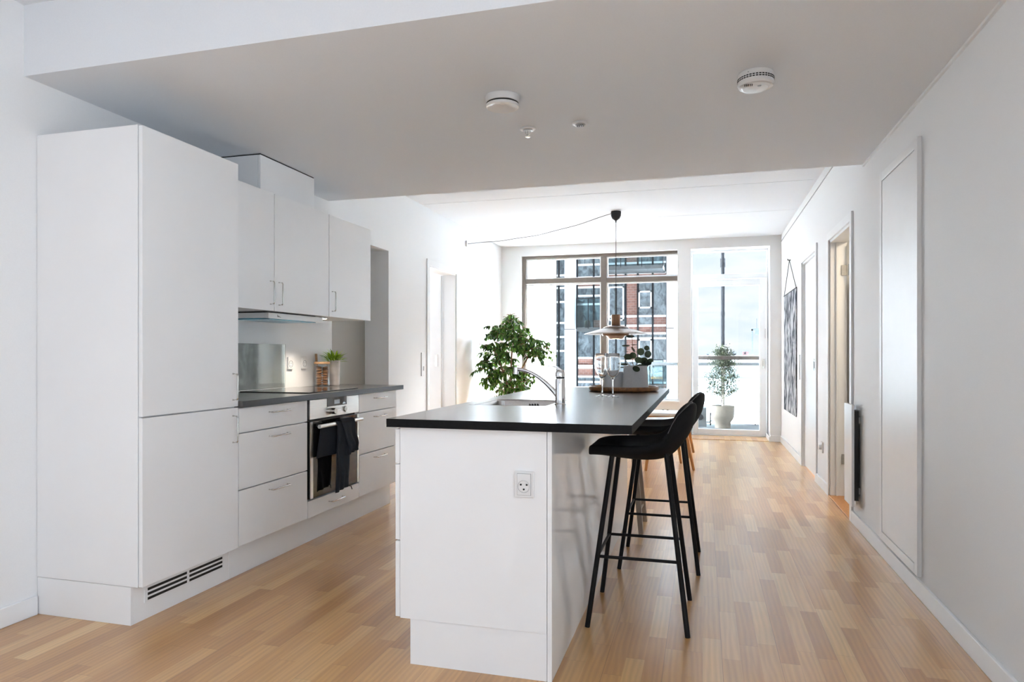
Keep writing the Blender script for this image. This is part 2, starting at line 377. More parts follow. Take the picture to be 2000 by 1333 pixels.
# flat ceiling boards with shadow gaps
mb = MB()
for y0, y1 in ((4.672, 6.44), (6.452, 7.72), (7.732, 9.32)): mb.box(WL+.02, WR-.035, y0, y1, 2.648, 2.656)
struct(mb, 'trim_1', 'ceil')
struct(B(WR-.006, WR+.001, 4.67, YB, 2.565, 2.571), 'trim_2', 'greypl')
struct(B(WR-.012, WR, -3.2, 4.67, 2.288, 2.30), 'trim_3', 'trim')
# baseboards
struct(MB().box(WR-.014, WR, 1.3, 4.99, 0, .082).box(WR-.014, WR, 5.93, 6.46, 0, .082).box(WR-.014, WR, 7.47, YB, 0, .082), 'baseboard_right', 'trim', bevel=.003)
struct(MB().box(WL, WL+.014, 1.6, 2.28, 0, .082).box(WL, WL+.014, 5.71, 6.60, 0, .082).box(WL, WL+.014, 7.54, YB, 0, .082), 'baseboard_left', 'trim', bevel=.003)
struct(MB().box(WL, -.155, YB-.014, YB, 0, .082).box(.83, WR, YB-.014, YB, 0, .082).box(.817, .83, YB-.014, 9.86, 0, .06), 'baseboard_window', 'trim', bevel=.003)
struct(B(-3.01, -2.996, 4.72, 5.71, 0, .082), 'baseboard_alcove', 'trim', bevel=.003)

# window 1 : taupe frame with mullion, transom and four panes
w1 = struct(MB().box(-2.485, -2.432, 9.42, 9.50, .47, 2.535).box(-.31, -.26, 9.42, 9.50, .47, 2.535)
            .box(-2.432, -.31, 9.42, 9.50, 2.478, 2.535).box(-2.432, -.31, 9.42, 9.50, .47, .50)
            .box(-1.36, -1.282, 9.42, 9.50, .50, 2.478).box(-2.432, -1.36, 9.42, 9.50, 2.126, 2.192).box(-1.282, -.31, 9.42, 9.50, 2.116, 2.178), 'window_1', 'frame', bevel=.003)
mb = MB()
for x0, x1 in ((-2.432, -1.36), (-1.282, -.31)):
    for z0, z1 in ((.50, 2.12), (2.185, 2.478)):
        t = .018
        mb.box(x0, x0+t, 9.45, 9.49, z0, z1).box(x1-t, x1, 9.45, 9.49, z0, z1).box(x0+t, x1-t, 9.45, 9.49, z0, z0+t).box(x0+t, x1-t, 9.45, 9.49, z1-t, z1)
mb.build('window_sash', 'trim', w1)
for x0, x1 in ((-2.414, -1.378), (-1.264, -.328)):
    for z0, z1 in ((.518, 2.10), (2.205, 2.46)):
        B(x0, x1, 9.468, 9.474, z0, z1).build('window_pane', 'pane', w1)
struct(B(-2.50, -.30, 9.30, 9.42, .478, .502), 'trim_4', 'trim', bevel=.003)
# door 1 : glazed balcony door with transom light
d1 = struct(MB().box(-.175, -.142, 9.82, 9.89, 0, 2.56).box(.832, .862, 9.82, 9.89, 0, 2.56).box(-.142, .832, 9.82, 9.89, 2.535, 2.56)
            .box(-.142, .832, 9.82, 9.89, 2.160, 2.225).box(-.142, .832, 9.80, 9.89, -.002, .018), 'door_1', 'trim', bevel=.002)
MB().box(-.136, -.062, 9.80, 9.86, .022, 2.152).box(.738, .826, 9.80, 9.86, .022, 2.152).box(-.062, .738, 9.80, 9.86, .022, .092).box(-.062, .738, 9.80, 9.86, 2.066, 2.152).build('door_leaf', 'trim', d1, bevel=.003)
B(-.07, .745, 9.828, 9.834, .085, 2.075).build('door_pane', 'pane', d1)
B(-.142, .832, 9.85, 9.856, 2.225, 2.535).build('transom_pane', 'pane', d1)
MB().box(.778, .80, 9.785, 9.80, .96, 1.06).tube([(.789, 9.785, 1.03), (.789, 9.75, 1.03), (.789, 9.745, 1.02), (.789, 9.745, .93)], .008, 8).build('door_handle', 'steelh', d1, smooth=True)
MB().box(.806, .822, 9.775, 9.80, 1.34, 1.47).build('door_hinge', 'steelh', d1)
B(-.155, .83, 9.34, 9.80, .0, .006).build('door_sill', 'floor', d1)
# door 2 : doorway in the left wall with casing, open leaf behind
mb = MB()
mb.box(WL, WL+.012, 6.60, 6.665, 0, 2.12).box(WL, WL+.012, 7.475, 7.54, 0, 2.12).box(WL, WL+.012, 6.665, 7.475, 2.055, 2.12)
mb.box(WL-.165, WL, 6.664, 6.672, 0, 2.05).box(WL-.165, WL, 7.464, 7.472, 0, 2.05).box(WL-.165, WL, 6.67, 7.47, 2.042, 2.052)
d2 = struct(mb, 'door_2', 'trim', bevel=.002)
B(-3.10, -2.937, 7.43, 7.47, .01, 2.04).build('door_leaf', 'trim', d2, bevel=.002)
B(-3.01, -2.975, 7.422, 7.431, .98, 1.12).build('door_pull', 'steelh', d2)
# door 3 : open doorway on the right with hinged leaf
def casing(y0, y1, z, wd=.06):
    mb = MB().box(WR-.014, WR, y0, y0+wd, 0, z+wd).box(WR-.014, WR, y1-wd, y1, 0, z+wd).box(WR-.014, WR, y0+wd, y1-wd, z, z+wd)
    mb.box(WR, WR+.12, y0+wd-.005, y0+wd+.02, 0, z).box(WR, WR+.12, y1-wd-.02, y1-wd+.005, 0, z).box(WR, WR+.12, y0+wd, y1-wd, z-.02, z+.002)
    mb.box(WR+.04, WR+.055, y1-wd-.035, y1-wd-.02, 0, z)
    return mb
d3 = struct(casing(4.995, 5.93, 2.02), 'door_3', 'trim', bevel=.002)
B(1.10, 1.90, 5.805, 5.845, .03, 1.985).build('door_leaf', 'trim', d3, bevel=.003)
for z in (.30, 1.78):
    MB().box(1.045, 1.085, 5.843, 5.846, z-.04, z+.04).tube([(1.095, 5.82, z-.045), (1.095, 5.82, z+.045)], .008, 8).build('hinge', 'steelh', d3)
B(WR-.012, WR+.13, 5.055, 5.868, 0, .012).build('threshold', 'oakleg', d3, bevel=.003)
# door 4 : closed sliding door
d4 = struct(casing(6.47, 7.46, 2.04), 'door_4', 'trim', bevel=.002)
B(WR+.020, WR+.06, 6.53, 7.40, .008, 2.03).build('door_leaf', 'trim', d4, bevel=.002)
MB().box(WR+.016, WR+.021, 6.72, 6.82, .97, 1.08).build('lock_plate', 'steelh', d4, bevel=.002)
B(WR+.0145, WR+.017, 6.745, 6.795, .995, 1.055).build('keyhole', 'black', d4)
# room beyond door 3 (warm lit, dark tiled)
struct(B(1.085, 3.0, 4.3, 6.5, -.1, -.002), 'floor_bathroom', 'tile')
struct(MB().box(2.9, 3.0, 4.3, 6.5, 0, 2.4).box(1.085, 3.0, 6.4, 6.5, 0, 2.4).box(1.085, 3.0, 4.2, 4.3, 0, 2.4), 'wall_bathroom', 'wall')
struct(B(1.085, 3.0, 4.2, 6.5, 2.3, 2.4), 'ceiling_bathroom', 'ceil')
lamp = area('bathroom_lamp_light', (1.6, 5.2, 2.27), (0, 0, 0), .25, .25, 9, (1, .83, .60))
# room beyond door 2
struct(B(-5.2, -2.935, 6.2, 9.7, -.12, -.001), 'floor_bedroom', 'floor')
struct(MB().box(-5.2, -5.1, 6.2, 9.7, 0, 2.7).box(-5.2, -2.935, 6.1, 6.2, 0, 2.7).box(-5.2, -4.7, 9.6, 9.7, 0, 2.7).box(-3.1, -2.935, 9.6, 9.7, 0, 2.7).box(-4.7, -3.1, 9.6, 9.7, 0, .6).box(-4.7, -3.1, 9.6, 9.7, 2.35, 2.7), 'wall_bedroom', 'wall')
struct(B(-5.2, -2.935, 6.1, 9.7, 2.65, 2.75), 'ceiling_bedroom', 'ceil')
w2 = struct(MB().box(-4.7, -4.64, 9.62, 9.67, .6, 2.35).box(-3.16, -3.1, 9.62, 9.67, .6, 2.35).box(-4.64, -3.16, 9.62, 9.67, 2.29, 2.35).box(-4.64, -3.16, 9.62, 9.67, .6, .66).box(-3.95, -3.88, 9.62, 9.67, .66, 2.29).box(-4.64, -3.16, 9.62, 9.67, 1.85, 1.90), 'window_2', 'trim')
B(-4.64, -3.16, 9.645, 9.65, .66, 2.29).build('window_pane', 'pane', w2)
# assumed window behind camera, opening for the south fill light
w3 = struct(MB().box(-2.6, -2.54, -3.27, -3.22, .3, 2.5).box(.54, .6, -3.27, -3.22, .3, 2.5).box(-2.54, .54, -3.27, -3.22, 2.44, 2.5).box(-2.54, .54, -3.27, -3.22, .3, .36).box(-1.03, -.97, -3.27, -3.22, .36, 2.44), 'window_3', 'frame')
B(-2.54, .54, -3.25, -3.245, .36, 2.44).build('window_pane', 'pane', w3)

w4 = struct(MB().box(WL-.16, WL-.10, -1.5, -1.44, .08, 2.32).box(WL-.16, WL-.10, 1.54, 1.6, .08, 2.32).box(WL-.16, WL-.10, -1.44, 1.54, 2.26, 2.32).box(WL-.16, WL-.10, -1.44, 1.54, .08, .14).box(WL-.16, WL-.10, .02, .08, .14, 2.26), 'window_fill_west', 'frame')  # unseen window added as an opening for the west fill light
B(WL-.135, WL-.13, -1.44, 1.54, .14, 2.26).build('window_pane', 'pane', w4)


w5 = struct(MB().box(WR+.06, WR+.12, -2.0, -1.94, .08, 2.32).box(WR+.06, WR+.12, 1.24, 1.3, .08, 2.32).box(WR+.06, WR+.12, -1.94, 1.24, 2.26, 2.32).box(WR+.06, WR+.12, -1.94, 1.24, .08, .14).box(WR+.06, WR+.12, -.38, -.32, .14, 2.26), 'window_fill_east', 'frame')  # unseen window added so the east fill light can enter
B(WR+.09, WR+.095, -1.94, 1.24, .14, 2.26).build('window_pane', 'pane', w5)
struct(B(3.2, 3.4, -6.0, 4.1, -3, 9), 'wall_glow_block', 'whitefac')  # unseen wall added to keep sky glow out of the east opening

# ================================================================ TALL FRIDGE CABINET
FX = -2.213
t = thing('tall_cabinet', (-2.49, 2.58, 0), 'tall white refrigerator cabinet with two flat doors at the left end of the kitchen', 'cabinet')
MB().box(WL+.002, -2.236, 2.285, 2.30, .161, 2.066).box(WL+.002, -2.236, 2.30, 2.886, .161, 2.064).build('body', 'cab', t, bevel=.001)
d = B(-2.232, FX, 2.287, 2.886, .864, 2.062).build('door', 'cab', t, bevel=.0015)
arc_handle((FX, 2.846, .898), (FX, 2.846, 1.026), (.028, 0, 0)).build('handle', 'steelh', d, smooth=True, ang=60)
d = B(-2.232, FX, 2.287, 2.886, .163, .858).build('door', 'cab', t, bevel=.0015)
arc_handle((FX, 2.846, .690), (FX, 2.846, .820), (.028, 0, 0)).build('handle', 'steelh', d, smooth=True, ang=60)
pl = MB().box(WL+.002, -2.272, 2.287, 2.30, 0, .159).box(-2.288, -2.272, 2.30, 2.888, 0, .159).build('plinth', 'cab', t, bevel=.001)
gr = B(-2.272, -2.268, 2.355, 2.850, .070, .142).build('vent_grille', 'trim', pl, bevel=.002)
mb = MB()
for y0, y1 in ((2.372, 2.600), (2.616, 2.838)):
    for z in (.084, .104, .124): mb.box(-2.270, -2.2672, y0, y1, z-.0055, z+.0055)
mb.build('vent_slot', 'black', gr)

# ================================================================ BASE CABINETS
def drawer_unit(name, y0, y1, zs, label, hy0, hy1):
    t = thing(name, (-2.49, (y0+y1)/2, 0), label, 'cabinet', None)
    B(WL+.002, -2.236, y0, y1, .161, .855).build('body', 'cab', t)
    for z0, z1 in zs:
        d = B(-2.232, FX, y0+.0025, y1-.0025, z0+.003, z1-.003).build('drawer', 'cab', t, bevel=.0015)
        arc_handle((FX, hy0, z1-.040), (FX, hy1, z1-.040), (.028, 0, 0)).build('handle', 'steelh', d, smooth=True, ang=60)
    mb = MB()
    for z0, z1 in zs: mb.box(-2.237, -2.233, y0, y1, z0-.003, z0+.003)
    return t
zL = ((.165, .445), (.445, .728), (.728, .856))
drawer_unit('drawer_cabinet', 2.890, 3.500, zL, 'white three-drawer base cabinet between the tall cabinet and the oven', 3.135, 3.298)
drawer_unit('drawer_cabinet', 4.118, 4.700, zL, 'white three-drawer base cabinet right of the oven', 4.330, 4.490)
B(-2.288, -2.272, 2.890, 4.705, 0, .159).build('plinth_board', 'cab', bevel=.001, label='white plinth board running along the floor under the drawers and oven', cat='plinth')
# oven housing
t = thing('oven_cabinet', (-2.49, 3.81, 0), 'white base cabinet housing the oven, with one shallow drawer below it', 'cabinet')
MB().box(WL+.002, -2.236, 3.502, 3.518, .161, .855).box(WL+.002, -2.236, 4.100, 4.116, .161, .855).box(WL+.002, -2.236, 3.518, 4.10, .161, .262).build('body', 'cab', t)
B(-2.30, -2.236, 3.502, 3.52, .26, .855).build('side_strip', 'black', t)
d = B(-2.232, FX, 3.505, 4.113, .166, .262).build('drawer', 'cab', t, bevel=.0015)
arc_handle((FX, 3.735, .218), (FX, 3.895, .218), (.028, 0, 0)).build('handle', 'steelh', d, smooth=True, ang=60)
# oven
t = thing('oven', (-2.45, 3.82, .265), 'built-in stainless steel oven with black glass door and round knobs', 'oven')
B(-2.70, -2.235, 3.520, 4.098, .268, .852).build('body', 'black', t)
p = B(-2.235, -2.212, 3.524, 4.112, .738, .852).build('control_panel', 'steel', t, bevel=.0015)
q = B(-2.2125, -2.2105, 3.712, 3.950, .800, .856).build('display', 'hob', p, label='black oven display')
B(-2.2107, -2.2100, 3.795, 3.862, .812, .838).build('screen', 'disp', q)
MB().poly([(-2.2103, 3.895, .807), (-2.2103, 3.935, .807), (-2.2103, 3.915, .822)]).build('warning_mark', 'disp', q)
for yk, dep in ((3.760, .032), (3.930, .006)):
    MB().lathe([(0, 0), (.019, 0), (.0185, dep), (.016, dep+.002), (0, dep+.002)], (-2.212, yk, .772), 24, axis='x').build('knob', 'steelh', p, smooth=True)
B(-2.2122, -2.2115, 3.79, 3.88, .770, .7735).build('marking', 'light', p)
d = B(-2.235, -2.214, 3.526, 4.110, .272, .725).build('oven_door', 'oveng', t, bevel=.002, label='black glass oven door')
for y0, y1 in ((3.526, 3.556), (4.090, 4.110)):
    B(-2.2145, -2.2105, y0, y1, .272, .722).build('door_edge', 'steel', d)
for yy in (3.60, 4.06): B(-2.216, -2.170, yy-.009, yy+.009, .690, .704).build('handle_mount', 'black', d)
MB().tube([(-2.163, 3.545, .697), (-2.163, 4.065, .697)], .0115, 16).build('handle', 'steel', d, smooth=True, ang=60)
# towel on the oven handle
def towel():
    t = thing('kitchen_towel', (-2.15, 3.82, .28), 'black cotton towel draped over the oven door handle', 'towel')
    random.seed(3)
    def strip(y0a, y1a, y0b, y1b, zt, zb, xo, wrap, amp=.006, name='cloth_fold'):
        rows = []
        n = 26; mcol = 16
        path = []
        if wrap:
            for a in range(-60, 181, 24):
                r = .0145+xo; path.append((-2.163 - r*cos(radians(a+0)) if False else -2.163 + r*sin(radians(a-90+0)), .697 + r*cos(radians(a-90)), 0))
        for i in range(n+1): path.append((-2.163+.0145+xo, .697+(zb-.697)*i/n, i/n))
        for x, z, f in path:
            r = []
            for k in range(mcol+1):
                u = k/mcol; f2 = min(1, f*1.3)
                y = (y0a+(y0b-y0a)*f2)*(1-u)+(y1a+(y1b-y1a)*f2)*u
                ph = 2*pi*(u*2.6+.15*sin(f*5))
                wob = amp*f*(sin(ph)+.4*sin(2*ph+f*7))
                r.append((x+max(wob, -.006)+.004*f*sin(9*f+u*3), y+.004*f*sin(f*11), z+.008*f*(u-.5)*2))
            rows.append(r)
        return MB().grid(rows).build(name, 'towel', t, smooth=True, ang=80, solid=.003)
    strip(3.725, 3.905, 3.712, 3.868, .697, .285, .000, True, .007, 'long_fold')
    strip(3.765, 3.925, 3.845, 3.975, .697, .500, .010, True, .007, 'short_fold')
    # back layer between handle and door
    rows = []
    for i in range(17):
        f = i/16; z = .697-.19*f
        rows.append([(-2.180-.016*f*(.5+.5*sin(u/12*6)), 3.590+(3.86-3.59)*u/12-.035*f*(1-u/12), z) for u in range(13)])
    MB().grid(rows).build('back_fold', 'towel', t, smooth=True, ang=80, solid=.003)
    MB().tube([(-2.146, 3.862, .295), (-2.141, 3.880, .288), (-2.139, 3.888, .268)], .003, 6).build('hanging_loop', 'towel', t)
towel()
# worktop with hob
t = B(WL+.001, -2.189, 2.890, 4.764, .857, .889).build('worktop', 'counter', label='dark grey laminate worktop over the wall-side base cabinets', cat='worktop')
MB().box(-2.189, -2.188, 2.890, 4.765, .857, .889).box(WL+.001, -2.189, 4.764, 4.765, .857, .889).build('edge_band', 'walledge', t, label='slate grey worktop edge')
t = B(-2.725, -2.245, 3.565, 4.165, .8892, .8950).build('hob', 'hob', bevel=.002, label='flat black glass hob set on the wall-side worktop above the oven', cat='hob')
# splashback panel
B(WL+.002, WL+.008, 3.480, 4.098, .896, 1.190).build('splashback', 'splash', bevel=.0008, label='clear glass splashback panel on the wall behind the hob', cat='splashback')
# sockets on the splash wall
def socket_x(y, z, label, group=None):
    t = thing('power_socket', (WL, y, z-.04), label, 'socket', group)
    B(WL, WL+.012, y-.030, y+.030, z-.043, z+.043).build('plate', 'light', t, bevel=.003)
    MB().lathe([(.021, .0125), (.0205, .010), (0, .010)], (WL+.001, y, z-.005), 24, axis='x').lathe([(.021, .0125), (.0235, .0125), (.0235, .011)], (WL+.001, y, z-.005), 24, axis='x').build('socket_face', 'greypl', t)
    mb = MB()
    for dy, dz in ((-.009, .005), (.009, .005), (0, -.010)): mb.lathe([(0, .0), (.0028, 0), (.0028, .0022), (0, .0022)], (WL+.010, y+dy, z+dz-.005), 10, axis='x')
    mb.build('pin_hole', 'black', t)
    return t
socket_x(4.155, 1.06, 'white wall socket nearest the glass splashback')
socket_x(4.325, 1.06, 'white wall socket nearer the biscuit jar')
# wooden stick tool standing behind jar
MB().tube([(-2.740, 4.475, .89), (-2.758, 4.475, 1.125)], [.007, .009], 8).build('wooden_spatula', 'strap', smooth=True, label='thin wooden spatula leaning on the wall behind the biscuit jar', cat='spatula')
# jar
JX, JY = -2.665, 4.405
t = thing('glass_jar', (JX, JY, .8892), 'lidded glass jar of brown biscuits on the worktop', 'jar')
MB().lathe([(0, .001), (.050, .001), (.054, .006), (.054, .160), (.052, .164), (.050, .160), (.0505, .008), (0, .006)], (JX, JY, .8892), 36).build('glass_body', 'jar', t, smooth=True)
MB().lathe([(0, .162), (.054, .162), (.0575, .165), (.0575, .176), (.055, .178), (0, .178)], (JX, JY, .8892), 36).build('lid', 'strap', t, smooth=True, ang=30)
random.seed(5)
for k in range(2):
    for i in range(8):
        a = k*pi+.9+random.uniform(-.15, .15); r = .024
        bx = MB().lathe([(0, -.0078), (.016, -.0078), (.0215, -.004), (.0225, 0), (.0215, .004), (.016, .0078), (0, .0078)], (0, 0, 0), 14)
        bmesh.ops.rotate(bx.bm, verts=bx.bm.verts, cent=(0, 0, 0), matrix=Matrix.Rotation(random.uniform(-.22, .22), 3, 'X') @ Matrix.Rotation(random.uniform(-.2, .2), 3, 'Y'))
        bmesh.ops.translate(bx.bm, verts=bx.bm.verts, vec=(JX+r*cos(a), JY+r*sin(a), .8892+.0175+i*.0168))
        bx.build('biscuit', 'nut', smooth=True, ang=50, label='round brown biscuit stacked inside the lidded glass jar', cat='biscuit', group='biscuits in the glass jar')
# herb pot
PX, PY = -2.675, 4.585
t = thing('potted_herb', (PX, PY, .8892), 'small bright green plant in a glossy beige pot beside the biscuit jar', 'potted plant')
MB().lathe([(0, 0), (.040, 0), (.043, .004), (.047, .185), (.045, .188), (.042, .184), (.040, .16), (0, .16)], (PX, PY, .8892), 36).build('pot', 'whitepot', t, smooth=True)
def leaf(mb, p, d, up, ln, wd, fold=.15, curl=.2, n=3):
    d = Vector(d).normalized(); s = d.cross(Vector(up)); s = s.normalized() if s.length > 1e-4 else Vector((1, 0, 0)); nrm = s.cross(d)
    mid = []; lf = []; rt = []
    for i in range(n+1):
        f = i/n; c = Vector(p)+d*ln*f-nrm*curl*ln*f*f; wv = wd*sin(pi*min(.97, f*.92+.06))**.8*(1-.25*f)
        mid.append(mb.bm.verts.new(c)); lf.append(mb.bm.verts.new(c+s*wv*.5+nrm*fold*wv)); rt.append(mb.bm.verts.new(c-s*wv*.5+nrm*fold*wv))
    for i in range(n):
        mb.bm.faces.new((mid[i], mid[i+1], lf[i+1], lf[i])); mb.bm.faces.new((rt[i], rt[i+1], mid[i+1], mid[i]))
mb = MB(); random.seed(11)
for i in range(150):
    a = random.uniform(0, 2*pi); e = random.uniform(.15, 1.35); r0 = random.uniform(0, .035)
    d = Vector((cos(a)*cos(e), sin(a)*cos(e), sin(e)))
    p = Vector((PX+r0*cos(a), PY+r0*sin(a), 1.055+random.uniform(0, .03)))+d*random.uniform(0, .03)
    leaf(mb, p, d, (0, 0, 1), random.uniform(.045, .075), random.uniform(.008, .013), .2, .25)
mb.build('foliage', 'grassy', t, smooth=True, norm=False)

# ================================================================ WALL CABINETS, HOOD
UX = -2.41
hs = ((3.425, 2.890, 3.464), (3.508, 3.468, 4.069), (4.108, 4.073, 4.664))
labs = ('white wall cabinet next to the tall refrigerator cabinet', 'middle white wall cabinet, above the extractor hood', 'white wall cabinet at the right end, beside the alcove')
for (hy, y0, y1), lb in zip(hs, labs):
    t = thing('wall_cabinet', ((WL+UX)/2, (y0+y1)/2, 1.376), lb, 'cabinet')
    B(WL+.002, UX-.022, y0, y1, 1.376, 2.058).build('body', 'cab', t)
    d = B(UX-.019, UX, y0+.0015, y1-.0015, 1.374, 2.060).build('door', 'cab', t, bevel=.0015)
    arc_handle((UX, hy, 1.412), (UX, hy, 1.545), (.028, 0, 0)).build('handle', 'steelh', d, smooth=True, ang=60)
t = thing('duct_cover', (-2.63, 3.74, 2.06), 'white boxed duct cover between the wall cabinets and the lowered ceiling', 'duct cover')
MB().box(WL+.002, -2.512, 3.450, 4.025, 2.060, 2.292).box(-2.510, -2.495, 3.452, 4.025, 2.060, 2.292).build('panel', 'cab', t)
B(WL+.002, -2.497, 3.455, 4.022, 2.292, 2.2995).build('shadow_gap', 'black', t)
t = thing('range_hood', (-2.61, 3.77, 1.32), 'slim white extractor hood under the middle wall cabinet', 'extractor hood')
B(WL+.002, -2.47, 3.475, 4.064, 1.337, 1.368).build('body', 'light', t, bevel=.001)
B(-2.475, -2.455, 3.472, 4.066, 1.334, 1.368).build('front_strip', 'light', t, bevel=.001)
B(-2.72, -2.50, 3.49, 4.05, 1.3687, 1.3755).build('gap_strip', 'black', t)
B(-2.74, -2.48, 3.52, 4.02, 1.331, 1.3372).build('filter', 'filter', t, label='blue metallic filter underside')
mb = MB()
mb.tube([(-2.454, 3.560, 1.359), (-2.454, 3.560, 1.345), (-2.454, 3.568, 1.345), (-2.454, 3.568, 1.352), (-2.454, 3.560, 1.353)], .0011, 5)
mb.tube([(-2.454, 3.574, 1.352), (-2.454, 3.574, 1.345), (-2.454, 3.580, 1.345), (-2.454, 3.580, 1.351)], .0011, 5)
mb.tube([(-2.454, 3.585, 1.345), (-2.454, 3.592, 1.345)], .0012, 5)
mb.build('logo', 'black', t)
t = thing('cabinet_spotlight', (-2.50, 4.12, 1.362), 'small round spotlight under the right wall cabinet', 'spotlight')
MB().lathe([(0, .012), (.030, .012), (.032, .010), (.032, .002), (.028, 0)], (-2.50, 4.14, 1.3635), 28).build('ring', 'steelh', t, smooth=True)
MB().lathe([(0, .0), (.026, 0), (.026, .003), (0, .003)], (-2.50, 4.14, 1.3625), 24).build('lens', 'spot', t)
sp = bpy.data.lights.new('cabinet_spot_light', 'SPOT'); sp.energy = 13; sp.color = (1, .86, .70); sp.spot_size = radians(120); sp.spot_blend = .9; sp.shadow_soft_size = .025
so = bpy.data.objects.new('cabinet_spot_light', sp); C.objects.link(so); so.location = (-2.52, 4.14, 1.355); so.rotation_euler = (0, radians(-8), 0)

# ================================================================ ISLAND
t = thing('kitchen_island', (-.78, 3.48, 0), 'white kitchen island base with drawers facing the hob and a gloss side panel', 'kitchen island')
MB().box(-1.059, -.514, 2.2772, 2.279, .164, .856).box(-1.059, -.514, 2.279, 4.66, .164, .715).box(-1.059, -.514, 2.279, 2.30, .715, .856).box(-1.059, -.514, 4.64, 4.66, .715, .856).box(-1.059, -1.050, 2.30, 4.64, .715, .856).box(-.534, -.514, 2.30, 4.64, .715, .856).build('body', 'cab', t, bevel=.001)
MB().box(-1.020, -.514, 2.281, 4.60, 0, .163).build('plinth', 'cab', t)
B(-.512, -.496, 2.277, 4.682, 0, .856).build('side_panel', 'gloss', t, bevel=.001, label='glossy white side panel')
for z0, z1 in ((.167, .441), (.447, .720), (.726, .850)):
    for y0, y1 in ((2.280, 3.07), (3.074, 3.86), (3.864, 4.655)):
        d = B(-1.079, -1.061, y0, y1, z0, z1).build('drawer', 'cab', t, bevel=.0015)
t2 = thing('power_socket', (-.592, 2.277, .63), 'white three-pin socket on the near end of the island', 'socket')
B(-.627, -.557, 2.270, 2.279, .627, .719).build('plate', 'light', t2, bevel=.003)
B(-.6165, -.5675, 2.2685, 2.271, .636, .711).build('socket_face', 'greypl', t2)
B(-.6155, -.5685, 2.266, 2.271, .637, .710).build('insert', 'light', t2, bevel=.001)
MB().lathe([(.0215, -.0008), (.0205, .0006), (.0195, .0003), (.0190, -.0008)], (-.592, 2.266, .667), 28, axis='y').build('recess_ring', 'greypl', t2)
mb = MB()
for dx, dz in ((-.0105, .006), (.0105, .006), (0, -.010)): mb.lathe([(0, -.0012), (.0033, -.0012), (.0033, .001), (0, .001)], (-.592+dx, 2.266, .667+dz), 14, axis='y')
mb.build('pin_hole', 'black', t2)
# worktop with sink cut-out
CX0, CX1, CY0, CY1, CZ = -1.102, -.224, 2.255, 4.800, .888
sx0, sx1, sy0, sy1 = -1.045, -.665, 2.985, 3.425
t = thing('island_worktop', (-.66, 3.5, .857), 'dark grey laminate worktop on the kitchen island, overhanging toward the bar stools', 'worktop')
bm_ = MB()
for z in (.858, CZ):
    o_ = [(CX0, CY0, z), (CX1, CY0, z), (CX1, CY1, z), (CX0, CY1, z)]; i_ = [(sx0, sy0, z), (sx1, sy0, z), (sx1, sy1, z), (sx0, sy1, z)]
    for k in range(4): bm_.poly([o_[k], o_[(k+1) % 4], i_[(k+1) % 4], i_[k]])
for a, b_, z0, z1 in ((1, 0, 0, 0),):
    i_ = [(sx0, sy0), (sx1, sy0), (sx1, sy1), (sx0, sy1)]
    for k in range(4): p, q = i_[k], i_[(k+1) % 4]; bm_.poly([(*p, .858), (*q, .858), (*q, CZ), (*p, CZ)])
bm_.build('top_surface', 'counter', t, norm=False)
mb = MB()
e = .0006
mb.box(CX0-e, CX1+e, CY0-e, CY0, .858, CZ).box(CX0-e, CX1+e, CY1, CY1+e, .858, CZ).box(CX0-e, CX0, CY0, CY1, .858, CZ).box(CX1, CX1+e, CY0, CY1, .858, CZ)
mb.build('edge_band', 'counteredge', t, label='charcoal worktop edge')
# sink
t = thing('kitchen_sink', (-.85, 3.2, .72), 'stainless steel sink bowl sunk into the island worktop', 'sink')
bx0, bx1, by0, by1 = sx0+.004, sx1-.004, sy0+.004, sy1-.004
def rr(x0, x1, y0, y1, z, r, n=6):
    pts = []
    for cx, cy, a0 in ((x1-r, y1-r, 0), (x0+r, y1-r, 90), (x0+r, y0+r, 180), (x1-r, y0+r, 270)):
        for i in range(n+1): a = radians(a0+90*i/n); pts.append((cx+r*cos(a), cy+r*sin(a), z))
    return pts
rings = [rr(bx0, bx1, by0, by1, .8885, .004), rr(bx0+.012, bx1-.012, by0+.012, by1-.012, .8875, .03), rr(bx0+.018, bx1-.018, by0+.018, by1-.018, .880, .035), rr(bx0+.022, bx1-.022, by0+.022, by1-.022, .745, .045), rr(bx0+.05, bx1-.05, by0+.05, by1-.05, .725, .05)]
mb = MB(); vs = [[mb.bm.verts.new(p) for p in r] for r in rings]
for a, b_ in zip(vs, vs[1:]):
    for i in range(len(a)): j = (i+1) % len(a); mb.bm.faces.new((a[i], a[j], b_[j], b_[i]))
mb.bm.faces.new(vs[-1]); mb.build('bowl', 'sinks', t, smooth=True, ang=40)
mb = MB()
for i in range(4): x = -.835+(i-1.5)*.014; mb.box(x-.003, x+.003, 3.394, 3.3995, .835, .868)
mb.build('overflow_slot', 'black', t)
MB().lathe([(0, .002), (.035, .003), (.042, 0)], (-.86, 3.2, .7255), 24).build('drain', 'chrome', t, smooth=True)
